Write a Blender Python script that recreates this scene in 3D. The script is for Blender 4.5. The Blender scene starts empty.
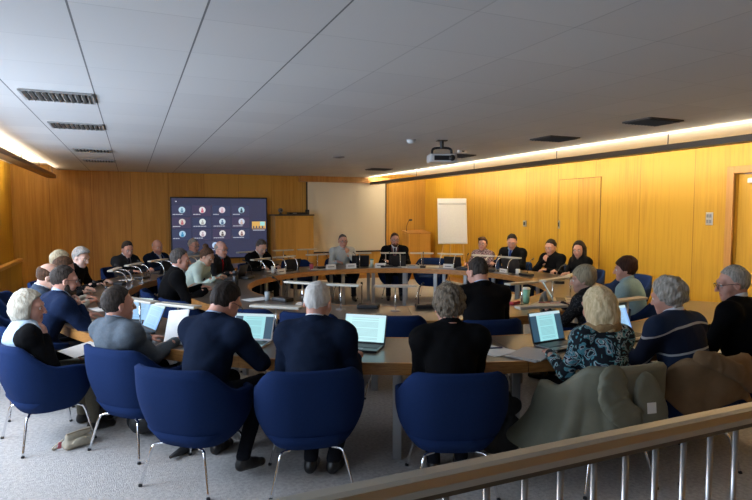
import bpy, bmesh, math, random
import numpy as np
from mathutils import Vector, Matrix, Euler
C = bpy.context.scene.collection
scene = bpy.context.scene
R = math.radians
PI = math.pi
# ------------------------------------------------------------------ camera
cam_d = bpy.data.cameras.new('camera')
cam_d.sensor_width = 36.0
cam_d.lens = 565.0 / 752.0 * 36.0
cam_d.clip_start = 0.02
cam = bpy.data.objects.new('camera', cam_d)
C.objects.link(cam)
cam.location = (0, 0, 1.8)
cam.rotation_euler = (R(90 - 3.8), 0, R(-23.4))
scene.camera = cam
# ------------------------------------------------------------------ world, exposure, big lights
world = bpy.data.worlds.new('world')
scene.world = world
world.use_nodes = True
world.node_tree.nodes['Background'].inputs[0].default_value = (0.62, 0.75, 1.0, 1)
world.node_tree.nodes['Background'].inputs[1].default_value = 1.0
scene.view_settings.view_transform = 'Standard'
scene.view_settings.look = 'None'
scene.view_settings.exposure = 0.25
scene.view_settings.gamma = 1.0
scene.view_settings.use_curve_mapping = False
scene.cycles.use_denoising = True
scene.cycles.sample_clamp_indirect = 6.0


def area(name, loc, direction, sx, sy, power, color, spread=180):
    d = bpy.data.lights.new(name, 'AREA')
    d.shape = 'RECTANGLE'; d.size = sx; d.size_y = sy; d.energy = power; d.color = color
    d.spread = R(spread)
    o = bpy.data.objects.new(name, d); C.objects.link(o)
    o.location = loc
    zz = -Vector(direction).normalized(); xx = Vector((0, 1, 0)).cross(zz).normalized(); yy = zz.cross(xx)
    o.rotation_euler = Matrix((xx, yy, zz)).transposed().to_euler()
    return o


XL, XR, YF, YB, ZC = -2.35, 7.72, 14.3, -3.2, 2.74
# daylight entering by the windows of the left wall (they are nearer than the picture's left edge)
WIN = [(-2.6, 0.0), (0.5, 3.1), (3.6, 6.2), (6.7, 9.3)]
for k, (a, b) in enumerate(WIN):
    area('window_daylight', (XL + 0.02, (a + b) / 2, 1.72), (1, 0, -0.12), 1.45, b - a, [3, 34, 135, 85][k], (0.66, 0.80, 1.0), 165)
# fluorescent strips inside the two hanging light troughs
area('trough_light_right', (6.0, 7.3, 2.60), (0.45, 0, 1), 0.1, 13.4, 380, (1.0, 0.86, 0.62), 178)
area('trough_light_right', (5.93, 7.3, 2.585), (1, 0, -0.25), 0.08, 13.4, 46, (1.0, 0.86, 0.60), 175)
area('trough_light_left', (-1.56, 8.4, 2.60), (-0.4, 0, 1), 0.1, 10.4, 90, (1.0, 0.86, 0.62), 178)
area('trough_light_left', (-1.56, 8.4, 2.585), (-1, 0, -0.3), 0.08, 10.4, 62, (1.0, 0.84, 0.55), 175)

# ------------------------------------------------------------------ materials
MATS = {}


def mat(name, col, rough=0.6, metal=0.0, spec=0.5, emit=None, emit_s=0.0, noise=0.0, nscale=20.0, nstretch=(1, 1, 1), bump=0.0, bscale=80.0, bstretch=(1, 1, 1), col2=None, sheen=0.0, coord='Object'):
    if name in MATS: return MATS[name]
    m = bpy.data.materials.new(name); m.use_nodes = True
    nt = m.node_tree; N = nt.nodes; L = nt.links
    b = N['Principled BSDF']
    b.inputs['Base Color'].default_value = (*col, 1)
    b.inputs['Roughness'].default_value = rough
    b.inputs['Metallic'].default_value = metal
    b.inputs['Specular IOR Level'].default_value = spec
    if sheen: b.inputs['Sheen Weight'].default_value = sheen
    if emit:
        b.inputs['Emission Color'].default_value = (*emit, 1); b.inputs['Emission Strength'].default_value = emit_s
    tc = N.new('ShaderNodeTexCoord')
    if noise or col2:
        mp = N.new('ShaderNodeMapping'); mp.inputs['Scale'].default_value = nstretch
        L.new(tc.outputs[coord], mp.inputs[0])
        n = N.new('ShaderNodeTexNoise'); n.inputs['Scale'].default_value = nscale; n.inputs['Detail'].default_value = 5
        L.new(mp.outputs[0], n.inputs[0])
        cr = N.new('ShaderNodeValToRGB')
        c2 = col2 or tuple(c * (1 - noise) for c in col)
        cr.color_ramp.elements[0].position = 0.3; cr.color_ramp.elements[1].position = 0.7
        cr.color_ramp.elements[0].color = (*c2, 1); cr.color_ramp.elements[1].color = (*col, 1)
        L.new(n.outputs[0], cr.inputs[0]); L.new(cr.outputs[0], b.inputs['Base Color'])
    if bump:
        mp = N.new('ShaderNodeMapping'); mp.inputs['Scale'].default_value = bstretch
        L.new(tc.outputs[coord], mp.inputs[0])
        n = N.new('ShaderNodeTexNoise'); n.inputs['Scale'].default_value = bscale; n.inputs['Detail'].default_value = 4
        L.new(mp.outputs[0], n.inputs[0])
        bp = N.new('ShaderNodeBump'); bp.inputs['Strength'].default_value = bump; bp.inputs['Distance'].default_value = 0.01
        L.new(n.outputs[0], bp.inputs['Height']); L.new(bp.outputs[0], b.inputs['Normal'])
    MATS[name] = m
    return m


def wood_mat(name, c1, c2, axis='x', rough=0.42, panel=0.62, spec=0.4):
    """vertical grain veneer: fine streaks, a slow colour change from leaf to leaf, hairline joints."""
    m = bpy.data.materials.new(name); m.use_nodes = True
    nt = m.node_tree; N = nt.nodes; L = nt.links; b = N['Principled BSDF']
    b.inputs['Roughness'].default_value = rough; b.inputs['Specular IOR Level'].default_value = spec
    tc = N.new('ShaderNodeTexCoord'); sp = N.new('ShaderNodeSeparateXYZ'); L.new(tc.outputs['Object'], sp.inputs[0])
    mp = N.new('ShaderNodeMapping'); mp.inputs['Scale'].default_value = (14, 14, 0.55); L.new(tc.outputs['Object'], mp.inputs[0])
    n = N.new('ShaderNodeTexNoise'); n.inputs['Scale'].default_value = 1.6; n.inputs['Detail'].default_value = 8; n.inputs['Roughness'].default_value = 0.65
    L.new(mp.outputs[0], n.inputs[0])
    mp2 = N.new('ShaderNodeMapping'); mp2.inputs['Scale'].default_value = (2.2, 2.2, 0.3); L.new(tc.outputs['Object'], mp2.inputs[0])
    n2 = N.new('ShaderNodeTexNoise'); n2.inputs['Scale'].default_value = 1.0; n2.inputs['Detail'].default_value = 3
    L.new(mp2.outputs[0], n2.inputs[0])
    ax = sp.outputs[0] if axis == 'x' else sp.outputs[1]
    dv = N.new('ShaderNodeMath'); dv.operation = 'DIVIDE'; L.new(ax, dv.inputs[0]); dv.inputs[1].default_value = panel
    fl = N.new('ShaderNodeMath'); fl.operation = 'FLOOR'; L.new(dv.outputs[0], fl.inputs[0])
    wn = N.new('ShaderNodeTexWhiteNoise'); wn.noise_dimensions = '1D'; L.new(fl.outputs[0], wn.inputs['W'])
    fr = N.new('ShaderNodeMath'); fr.operation = 'FRACT'; L.new(dv.outputs[0], fr.inputs[0])
    lt = N.new('ShaderNodeMath'); lt.operation = 'LESS_THAN'; L.new(fr.outputs[0], lt.inputs[0]); lt.inputs[1].default_value = 0.008 / panel
    a1 = N.new('ShaderNodeMath'); a1.operation = 'MULTIPLY_ADD'; L.new(n2.outputs[0], a1.inputs[0]); a1.inputs[1].default_value = 0.5; 
    L.new(n.outputs[0], a1.inputs[2])
    a2 = N.new('ShaderNodeMath'); a2.operation = 'MULTIPLY_ADD'; L.new(wn.outputs[0], a2.inputs[0]); a2.inputs[1].default_value = 0.28; L.new(a1.outputs[0], a2.inputs[2])
    cr = N.new('ShaderNodeValToRGB'); cr.color_ramp.elements[0].position = 0.55; cr.color_ramp.elements[1].position = 1.15 if False else 1.0
    cr.color_ramp.elements[0].color = (*c1, 1); cr.color_ramp.elements[1].color = (*c2, 1)
    L.new(a2.outputs[0], cr.inputs[0])
    mx = N.new('ShaderNodeMix'); mx.data_type = 'RGBA'; L.new(lt.outputs[0], mx.inputs[0]); L.new(cr.outputs[0], mx.inputs[6])
    mx.inputs[7].default_value = (c1[0] * .6, c1[1] * .55, c1[2] * .5, 1)
    L.new(mx.outputs[2], b.inputs['Base Color'])
    MATS[name] = m
    return m


def ceiling_mat():
    m = bpy.data.materials.new('ceiling_panels'); m.use_nodes = True
    nt = m.node_tree; N = nt.nodes; L = nt.links; b = N['Principled BSDF']
    b.inputs['Roughness'].default_value = 0.75; b.inputs['Specular IOR Level'].default_value = 0.25
    tc = N.new('ShaderNodeTexCoord'); sp = N.new('ShaderNodeSeparateXYZ'); L.new(tc.outputs['Object'], sp.inputs[0])
    def line(out, off, step, w):
        a = N.new('ShaderNodeMath'); a.operation = 'SUBTRACT'; L.new(out, a.inputs[0]); a.inputs[1].default_value = off
        d = N.new('ShaderNodeMath'); d.operation = 'DIVIDE'; L.new(a.outputs[0], d.inputs[0]); d.inputs[1].default_value = step
        f = N.new('ShaderNodeMath'); f.operation = 'FRACT'; L.new(d.outputs[0], f.inputs[0])
        l = N.new('ShaderNodeMath'); l.operation = 'LESS_THAN'; L.new(f.outputs[0], l.inputs[0]); l.inputs[1].default_value = w / step
        fl = N.new('ShaderNodeMath'); fl.operation = 'FLOOR'; L.new(d.outputs[0], fl.inputs[0])
        return l.outputs[0], fl.outputs[0]
    lx, ix = line(sp.outputs[0], -0.83, 0.585, 0.010)
    ly, iy = line(sp.outputs[1], 2.30, 0.62, 0.006)
    cb = N.new('ShaderNodeCombineXYZ'); L.new(ix, cb.inputs[0]); L.new(iy, cb.inputs[1])
    wn = N.new('ShaderNodeTexWhiteNoise'); wn.noise_dimensions = '2D'; L.new(cb.outputs[0], wn.inputs[0])
    cr = N.new('ShaderNodeValToRGB'); cr.color_ramp.elements[0].color = (0.56, 0.555, 0.55, 1); cr.color_ramp.elements[1].color = (0.60, 0.595, 0.585, 1)
    L.new(wn.outputs[0], cr.inputs[0])
    m1 = N.new('ShaderNodeMix'); m1.data_type = 'RGBA'
    hf = N.new('ShaderNodeMath'); hf.operation = 'MULTIPLY'; L.new(ly, hf.inputs[0]); hf.inputs[1].default_value = 0.30
    L.new(hf.outputs[0], m1.inputs[0]); L.new(cr.outputs[0], m1.inputs[6]); m1.inputs[7].default_value = (0.2, 0.2, 0.2, 1)
    m2 = N.new('ShaderNodeMix'); m2.data_type = 'RGBA'
    gx = N.new('ShaderNodeMath'); gx.operation = 'GREATER_THAN'; L.new(sp.outputs[0], gx.inputs[0]); gx.inputs[1].default_value = 1.2
    gm = N.new('ShaderNodeMath'); gm.operation = 'MULTIPLY_ADD'; L.new(gx.outputs[0], gm.inputs[0]); gm.inputs[1].default_value = -0.72; gm.inputs[2].default_value = 1.0
    gl = N.new('ShaderNodeMath'); gl.operation = 'MULTIPLY'; L.new(lx, gl.inputs[0]); L.new(gm.outputs[0], gl.inputs[1])
    L.new(gl.outputs[0], m2.inputs[0]); L.new(m1.outputs[2], m2.inputs[6]); m2.inputs[7].default_value = (0.16, 0.16, 0.16, 1)
    L.new(m2.outputs[2], b.inputs['Base Color'])
    return m


WOOD_R = wood_mat('honey_veneer_right', (0.36, 0.165, 0.012), (0.55, 0.305, 0.026), 'y', panel=0.98)
WOOD_F = wood_mat('honey_veneer_far', (0.36, 0.165, 0.022), (0.56, 0.30, 0.055), 'x', panel=0.82)
WOOD_D = wood_mat('oak_joinery', (0.30, 0.13, 0.03), (0.48, 0.24, 0.07), 'x', panel=3.0)
WOOD_T = mat('desk_edge_oak', (0.50, 0.24, 0.07), 0.4, col2=(0.33, 0.14, 0.035), nscale=6, nstretch=(2, 2, 14))
DESKTOP = mat('desk_laminate', (0.105, 0.082, 0.062), 0.28, col2=(0.08, 0.062, 0.048), nscale=30, spec=0.6)
STEEL = mat('brushed_steel', (0.36, 0.38, 0.40), 0.35, 0.75)
CHROME = mat('chrome', (0.80, 0.81, 0.83), 0.14, 1.0)
BLACK = mat('black_plastic', (0.012, 0.012, 0.014), 0.4)
DARKMET = mat('dark_metal', (0.05, 0.05, 0.055), 0.4, 0.6)
WHITE = mat('white_paint', (0.75, 0.75, 0.73), 0.5)
PAPER = mat('paper', (0.78, 0.78, 0.76), 0.8, noise=0.06, nscale=30)
LAMPGREY = mat('lamp_pale_metal', (0.52, 0.49, 0.42), 0.45, 0.2)
GREYMET = mat('grey_metal', (0.30, 0.30, 0.31), 0.45, 0.5)
CARPET = mat('carpet', (0.56, 0.535, 0.51), 0.95, col2=(0.38, 0.36, 0.345), nscale=38, spec=0.1, bump=0.8, bscale=120)
BLUE = mat('blue_wool', (0.010, 0.025, 0.086), 0.9, col2=(0.008, 0.020, 0.070), nscale=180, spec=0.08, bump=0.15, bscale=400)


# ------------------------------------------------------------------ helpers
def tag(o, label=None, cat=None, group=None, kind=None):
    if label: o['label'] = label
    if cat: o['category'] = cat
    if group: o['group'] = group
    if kind: o['kind'] = kind
    return o


def empty(name, label, cat, loc=(0, 0, 0), rz=0, group=None):
    o = bpy.data.objects.new(name, None); C.objects.link(o)
    o.empty_display_size = 0.1
    o.location = loc; o.rotation_euler = (0, 0, rz)
    return tag(o, label, cat, group)


def obj(name, bm, m, parent=None, smooth=False, loc=None):
    me = bpy.data.meshes.new(name)
    bm.normal_update()
    bm.to_mesh(me); bm.free()
    for x in (m if isinstance(m, (list, tuple)) else [m]): me.materials.append(x)
    if smooth: me.polygons.foreach_set('use_smooth', [True] * len(me.polygons))
    o = bpy.data.objects.new(name, me); C.objects.link(o)
    if parent: o.parent = parent
    if loc is not None: o.location = loc
    return o


def copy_tree(o, parent=None):
    c = o.copy(); C.objects.link(c)
    if parent: c.parent = parent
    for ch in list(o.children): copy_tree(ch, c)
    return c


def nb(): return bmesh.new()


def bx(bm, cx, cy, cz, sx, sy, sz, bev=0.0, M=None, mi=0):
    r = bmesh.ops.create_cube(bm, size=1.0)
    vs = r['verts']
    for v in vs: v.co = Vector((v.co.x * sx, v.co.y * sy, v.co.z * sz))
    if bev:
        es = list({e for v in vs for e in v.link_edges})
        rr = bmesh.ops.bevel(bm, geom=es, offset=bev, segments=2, affect='EDGES', profile=0.6)
        vs = list({v for f in rr['faces'] for v in f.verts} | {v for v in vs if v.is_valid})
        fs = {f for v in vs for f in v.link_faces}
        vs = list({v for f in fs for v in f.verts})
    for v in vs:
        v.co += Vector((cx, cy, cz))
        if M is not None: v.co = M @ v.co
    if mi:
        for f in {f for v in vs for f in v.link_faces}: f.material_index = mi
    return vs


def tube(bm, pts, rad, seg=8, cap=True):
    pts = [Vector(p) for p in pts]
    n = len(pts)
    rads = rad if isinstance(rad, (list, tuple)) else [rad] * n
    rings = []
    prev = None
    for i, p in enumerate(pts):
        t = (pts[min(i + 1, n - 1)] - pts[max(i - 1, 0)]).normalized()
        if prev is None:
            u = t.cross(Vector((0, 0, 1)))
            if u.length < 1e-3: u = t.cross(Vector((0, 1, 0)))
        else:
            u = prev - t * prev.dot(t)
        u.normalize(); w = t.cross(u); prev = u
        rings.append([bm.verts.new(p + (u * math.cos(2 * PI * k / seg) + w * math.sin(2 * PI * k / seg)) * rads[i]) for k in range(seg)])
    for a, b in zip(rings, rings[1:]):
        for k in range(seg): bm.faces.new((a[k], a[(k + 1) % seg], b[(k + 1) % seg], b[k]))
    if cap:
        bm.faces.new(rings[0][::-1]); bm.faces.new(rings[-1])


def lathe(bm, prof, cx=0, cy=0, seg=20, z0=0):
    rings = []
    for r, z in prof:
        rings.append([bm.verts.new((cx + r * math.cos(2 * PI * k / seg), cy + r * math.sin(2 * PI * k / seg), z0 + z)) for k in range(seg)])
    for a, b in zip(rings, rings[1:]):
        for k in range(seg): bm.faces.new((a[k], a[(k + 1) % seg], b[(k + 1) % seg], b[k]))
    bm.faces.new(rings[0][::-1]); bm.faces.new(rings[-1])


def smoothpath(pts, n=6):
    """Catmull-Rom through the points."""
    P = [Vector(p) for p in pts]; P = [P[0] * 2 - P[1]] + P + [P[-1] * 2 - P[-2]]
    out = []
    for i in range(1, len(P) - 2):
        for k in range(n):
            t = k / n; a, b, c, d = P[i - 1:i + 3]
            out.append(0.5 * ((2 * b) + (c - a) * t + (2 * a - 5 * b + 4 * c - d) * t * t + (3 * b - a - 3 * c + d) * t ** 3))
    out.append(P[-2]); return out


def struct(name, bm, m):
    return tag(obj(name, bm, m), kind='structure')


CX, CY = 3.69, 7.76


def pol(r, a): return (CX + r * math.cos(R(a)), CY + r * math.sin(R(a)))


# ------------------------------------------------------------------ room shell
b = nb(); bx(b, (XL + XR) / 2, (YF + YB) / 2, -0.1, XR - XL + 0.6, YF - YB + 0.6, 0.2); struct('floor', b, CARPET)
CEIL = ceiling_mat()
b = nb(); bx(b, (-1.45 + 5.93) / 2, (YF + YB) / 2, ZC + 0.06, 5.93 + 1.45, YF - YB + 0.4, 0.12)
struct('ceiling', b, CEIL)
PLASTER = mat('ceiling_plaster', (0.74, 0.71, 0.66), 0.7)
b = nb(); bx(b, (XL - 0.2 - 1.45) / 2, (YF + YB) / 2, ZC + 0.16, -1.45 - XL + 0.2, YF - YB + 0.4, 0.12); struct('ceiling_left_cove', b, PLASTER)
b = nb(); bx(b, (5.93 + XR + 0.2) / 2, (YF + YB) / 2, ZC + 0.16, XR + 0.2 - 5.93, YF - YB + 0.4, 0.12); struct('ceiling_right_cove', b, PLASTER)
b = nb(); bx(b, (XL + XR) / 2, YF + 0.1, 1.4, XR - XL + 0.4, 0.2, 3.1); struct('wall_far', b, WOOD_F)
b = nb(); bx(b, (XL + XR) / 2, YB - 0.1, 1.4, XR - XL + 0.4, 0.2, 3.1); struct('wall_near', b, WOOD_F)
# right wall with a door opening
DY0, DY1, DZ = 3.95, 5.27, 2.34
b = nb()
bx(b, XR + 0.1, (YF + DY1) / 2, 1.4, 0.2, YF - DY1, 3.1)
bx(b, XR + 0.1, (YB + DY0) / 2, 1.4, 0.2, DY0 - YB, 3.1)
bx(b, XR + 0.1, (DY0 + DY1) / 2, (DZ + 2.95) / 2, 0.2, DY1 - DY0, 2.95 - DZ)
struct('wall_right', b, WOOD_R)
b = nb()
bx(b, XR + 0.0, DY1 + 0.05, DZ / 2 + 0.05, 0.07, 0.10, DZ + 0.1, 0.008)
bx(b, XR + 0.0, DY0 - 0.05, DZ / 2 + 0.05, 0.07, 0.10, DZ + 0.1, 0.008)
bx(b, XR + 0.0, (DY0 + DY1) / 2, DZ + 0.05, 0.07, DY1 - DY0, 0.10, 0.008)
struct('trim_1', b, WOOD_D)
d = empty('door_1', 'honey wood door in a recessed frame at the right end of the wall', 'door', (XR + 0.09, 0, 0)); tag(d, kind='structure')
b = nb(); bx(b, 0, (DY0 + DY1) / 2, DZ / 2, 0.05, DY1 - DY0 - 0.02, DZ - 0.02, 0.004); obj('door_leaf', b, WOOD_R, d)
b = nb()
bx(b, -0.06, 4.95, 2.235, 0.06, 0.30, 0.07, 0.012); bx(b, -0.05, 4.66, 2.27, 0.02, 0.34, 0.02)
obj('door_closer', b, mat('closer_silver', (0.72, 0.72, 0.70), 0.35, 0.4), d)
b = nb(); tube(b, [(-0.03, 4.1, 0.95), (-0.09, 4.1, 0.95), (-0.09, 4.22, 0.95)], 0.011); obj('door_handle', b, CHROME, d, True)
# left wall with its window openings (out of the picture on this side)
b = nb()
bx(b, XL - 0.1, (YB + YF) / 2, 0.47, 0.2, YF - YB, 0.95)
bx(b, XL - 0.1, (YB + YF) / 2, 2.71, 0.2, YF - YB, 0.48)
edges = [YB] + [v for w in WIN for v in w] + [YF]
for k in range(0, len(edges), 2):
    bx(b, XL - 0.1, (edges[k] + edges[k + 1]) / 2, 1.71, 0.2, edges[k + 1] - edges[k], 1.53)
struct('wall_left', b, WOOD_R)
GLASS = mat('window_glass', (0.9, 0.95, 0.97), 0.02); GLASS.node_tree.nodes['Principled BSDF'].inputs['Transmission Weight'].default_value = 1.0
for k, (y0, y1) in enumerate(WIN):
    w = empty('window_%d' % (k + 1), 'tall window in the left wall', 'window', (XL - 0.1, 0, 0)); tag(w, kind='structure')
    b = nb()
    for y in (y0 + 0.03, (y0 + y1) / 2, y1 - 0.03): bx(b, 0, y, 1.71, 0.06, 0.05, 1.5)
    for z in (0.98, 2.44): bx(b, 0, (y0 + y1) / 2, z, 0.06, y1 - y0, 0.05)
    obj('window_frame', b, WHITE, w)
    b = nb(); bx(b, 0, (y0 + y1) / 2, 1.71, 0.008, y1 - y0 - 0.06, 1.44); obj('pane', b, GLASS, w)
# baseboards
b = nb(); bx(b, (XL + XR) / 2, YF - 0.01, 0.05, XR - XL, 0.02, 0.1); struct('baseboard_far', b, WOOD_D)
b = nb(); bx(b, XR - 0.01, (DY1 + YF) / 2 + 0.1, 0.05, 0.02, YF - DY1 - 0.2, 0.1); struct('baseboard_right', b, WOOD_D)
# far wall: pilaster joints and the box over the projection screen
b = nb(); bx(b, 5.28, YF - 0.09, 2.665, 2.56, 0.18, 0.15, 0.006); struct('trim_2', b, WOOD_D)
# cupboard doors flush in the right wall (hairline frame)
t = empty('wall_cupboard', 'tall flush wood cupboard door outlined in the right wall, small lock beside it', 'cupboard', (XR, 8.25, 0))
b = nb(); bx(b, -0.004, 0, 1.28, 0.012, 1.06, 2.30, 0.003); obj('cupboard_door', b, WOOD_R, t)
b = nb()
for y in (-0.535, 0.535): bx(b, -0.004, y, 1.28, 0.010, 0.010, 2.32)
bx(b, -0.004, 0, 2.435, 0.010, 1.08, 0.010)
obj('shadow_gap', b, mat('dark_joint', (0.10, 0.045, 0.012), 0.7), t)
for nm, y, z, sy, sz, lab in (('wall_socket', 9.82, 1.565, 0.10, 0.13, 'small grey plate on the right wall above the man in the blue tie'), ('key_switch', 8.76, 1.565, 0.045, 0.16, 'small dark key lock on the wood wall beside the cupboard door')):
    o = empty(nm, lab, 'switch', (XR - 0.012, y, z))
    b = nb(); bx(b, 0, 0, 0, 0.02, sy, sz, 0.004); obj('plate', b, mat('plate_grey', (0.35, 0.35, 0.33), 0.4, 0.5), o)
    b = nb(); bx(b, -0.014, 0, 0, 0.012, sy * 0.4, sz * 0.5, 0.003); obj('key_cover', b, DARKMET, o)
o = empty('light_switch', 'silver double light switch plate on the wood wall near the door', 'switch', (XR - 0.012, 5.62, 1.71))
b = nb(); bx(b, 0, 0, 0, 0.014, 0.105, 0.185, 0.004); obj('plate', b, mat('plate_silver', (0.62, 0.60, 0.55), 0.3, 0.7), o)
for zz in (-0.04, 0.04):
    for yy in (-0.022, 0.022):
        b = nb(); bx(b, -0.012, yy, zz, 0.012, 0.03, 0.05, 0.003); obj('rocker', b, mat('rocker_grey', (0.28, 0.28, 0.28), 0.4), o)
# low wood partition with a rail by the left wall
t = empty('low_partition', 'low wood panelled partition with a rounded top rail by the left wall', 'partition', (-1.95, 9.4, 0))
b = nb(); bx(b, 0, 0, 0.43, 0.05, 6.1, 0.86); obj('panel', b, WOOD_R, t)
b = nb(); bx(b, 0, 0, 0.90, 0.10, 6.2, 0.07, 0.02); obj('top_rail', b, mat('rail_oak', (0.62, 0.32, 0.06), 0.3, col2=(0.5, 0.25, 0.05), nscale=5, nstretch=(6, .6, 6)), t)

# ------------------------------------------------------------------ hanging light troughs
TROUGH = mat('trough_bronze', (0.13, 0.10, 0.07), 0.35, 0.35)
TROUGHL = mat('trough_wood', (0.22, 0.11, 0.04), 0.4)
TUBEM = mat('lit_tube', (1, 1, 1), 0.5, emit=(1.0, 0.90, 0.70), emit_s=7.0)


def trough(x, y0, y1, side, m, lab, hy):
    t = empty('light_trough', lab, 'light', (x, (y0 + y1) / 2, 0))
    L_ = y1 - y0
    b = nb()
    bx(b, 0, 0, 2.535, 0.16, L_, 0.02); bx(b, -0.08 * side, 0, 2.56, 0.014, L_, 0.07, 0.004); bx(b, 0.08 * side, 0, 2.555, 0.014, L_, 0.045, 0.004)
    bx(b, 0, L_ / 2, 2.55, 0.17, 0.012, 0.05); obj('trough_body', b, m, t)
    n = int(L_ / 1.25)
    for k in range(n):
        yy = -L_ / 2 + (k + .5) * L_ / n
        b = nb(); tube(b, [(0.02 * side, yy - L_ / n * .47, 2.57), (0.02 * side, yy + L_ / n * .47, 2.57)], 0.014, 8); obj('fluorescent_tube', b, TUBEM, t, True)
    for y in hy:
        b = nb(); tube(b, [(-0.04 * side, y - (y0 + y1) / 2, 2.54), (-0.04 * side, y - (y0 + y1) / 2, ZC + 0.1)], 0.006, 6); obj('hanger_rod', b, DARKMET, t)


trough(5.86, 0.4, 13.75, 1, TROUGH, 'long dark bronze trough light hung under the ceiling along the right wall', [1.2, 3.0, 4.8, 6.7, 8.9, 11.2, 13.3])
trough(-1.52, 3.0, 13.75, -1, TROUGHL, 'long brown trough light hung under the ceiling along the left wall', [4.2, 6.2, 8.2, 9.9, 11.7, 13.5])


# ceiling vents
def vent(x, y, sx, sy, lab):
    dark = x > 2
    t = empty('ceiling_vent', lab, 'vent', (x, y, ZC - 0.001), 0, 'air vents in the ceiling')
    b = nb()
    bx(b, 0, sy / 2, -0.006, sx, 0.02, 0.014); bx(b, 0, -sy / 2, -0.006, sx, 0.02, 0.014)
    bx(b, sx / 2, 0, -0.006, 0.02, sy, 0.014); bx(b, -sx / 2, 0, -0.006, 0.02, sy, 0.014)
    obj('frame', b, mat('vent_frame_dark', (0.07, 0.06, 0.05), 0.7) if dark else mat('vent_frame', (0.33, 0.33, 0.32), 0.5, 0.3), t)
    b = nb(); bx(b, 0, 0, 0.0, sx - 0.02, sy - 0.02, 0.004); obj('duct_opening', b, mat('vent_dark', (0.02, 0.02, 0.02), 0.8), t)
    n = max(4, int(sx / 0.042))
    b = nb()
    for k in range(n):
        xx = -sx / 2 + (k + .5) * sx / n
        bx(b, 0, 0, 0, 0.004, sy - 0.03, 0.030, M=Matrix.Translation((xx, 0, -0.010)) @ Matrix.Rotation(R(38), 4, 'Y'))
    obj('louvres', b, mat('vent_louvre_dark', (0.05, 0.045, 0.04), 0.7) if dark else mat('vent_louvre', (0.45, 0.45, 0.43), 0.45, 0.3), t)


for x, y, sx, sy, lab in [(-0.51, 5.28, 0.50, 0.40, 'largest silver louvred ceiling vent, nearest of the four on the left'), (-0.51, 6.98, 0.50, 0.42, 'second nearest silver louvred vent of the four on the left ceiling'),
                          (-0.50, 9.62, 0.50, 0.42, 'third of the four louvred vents on the left ceiling, towards the far wall'), (-0.50, 11.5, 0.5, 0.42, 'farthest of the four louvred vents on the left ceiling'),
                          (4.96, 4.28, 0.46, 0.34, 'dark ceiling vent nearest the door, beside the bronze trough'), (4.96, 5.75, 0.46, 0.38, 'dark ceiling vent between the projector and the vent nearest the door'),
                          (4.96, 8.1, 0.46, 0.42, 'dark ceiling vent just behind the projector'), (4.96, 11.3, 0.46, 0.42, 'dark ceiling vent farthest away, by the projection screen')]:
    vent(x, y, sx, sy, lab)
t = empty('smoke_detector', 'small round white smoke detector on the middle of the ceiling', 'smoke detector', (3.35, 6.6, ZC))
b = nb(); lathe(b, [(0.055, -0.004), (0.055, -0.02), (0.04, -0.045), (0.015, -0.05)], seg=20); obj('sensor_body', b, WHITE, t, True)
b = nb(); lathe(b, [(0.065, 0), (0.065, -0.008)], seg=20); obj('base_ring', b, mat('ring_grey', (0.4, 0.4, 0.4), 0.5), t)
t = empty('ceiling_sensor', 'tiny white ceiling sensor just beyond the projector', 'sensor', (4.62, 7.4, ZC))
b = nb(); bx(b, 0, 0, -0.02, 0.14, 0.06, 0.04, 0.008); obj('sensor_body', b, WHITE, t)
b = nb(); bx(b, 0, -0.032, -0.02, 0.04, 0.01, 0.02); obj('lens', b, BLACK, t)
t = empty('flat_ceiling_vent', 'small dark round ceiling fitting near the projection screen', 'vent', (3.25, 9.1, ZC))
b = nb(); lathe(b, [(0.10, 0), (0.10, -0.012), (0.07, -0.018)], seg=20); obj('outer_ring', b, mat('vent_ring', (0.22, 0.21, 0.2), 0.5), t)
b = nb(); lathe(b, [(0.05, -0.016), (0.05, -0.022)], seg=16); obj('centre_disc', b, BLACK, t)
# projector hung from the ceiling
t = empty('ceiling_projector', 'white projector hanging from a black bracket under the ceiling', 'projector', (3.75, 6.5, 2.50), R(-20))
b = nb(); bx(b, 0, 0, 0, 0.36, 0.28, 0.11, 0.025); obj('projector_body', b, mat('projector_white', (0.55, 0.55, 0.54), 0.4), t)
b = nb(); bx(b, -0.02, -0.141, 0.0, 0.2, 0.004, 0.06); obj('vent_grille', b, BLACK, t)
b = nb(); tube(b, [(0.11, -0.13, 0), (0.11, -0.165, 0)], [0.042, 0.036], 16); obj('lens', b, BLACK, t, True)
b = nb()
tube(b, smoothpath([(-0.13, 0, 0.05), (-0.12, 0, 0.12), (-0.06, 0, 0.14), (0.06, 0, 0.14), (0.12, 0, 0.12), (0.13, 0, 0.05)], 4), 0.016, 8)
tube(b, [(0, 0, 0.13), (0, 0, 0.238)], 0.026, 10); bx(b, 0, 0, 0.232, 0.13, 0.13, 0.012)
obj('bracket', b, BLACK, t)
# ------------------------------------------------------------------ far wall furniture
t = empty('projection_screen', 'large blank cream projection screen on the far wall', 'screen', (5.33, YF - 0.06, 0))
b = nb(); bx(b, 0, 0, 1.69, 2.22, 0.012, 1.86); obj('screen_cloth', b, mat('screen_cloth', (0.68, 0.62, 0.48), 0.8), t)
b = nb()
for s in (-1, 1): bx(b, s * 1.125, 0, 1.69, 0.035, 0.02, 1.86)
bx(b, 0, 0, 0.745, 2.28, 0.03, 0.035)
obj('black_border', b, BLACK, t)

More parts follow.
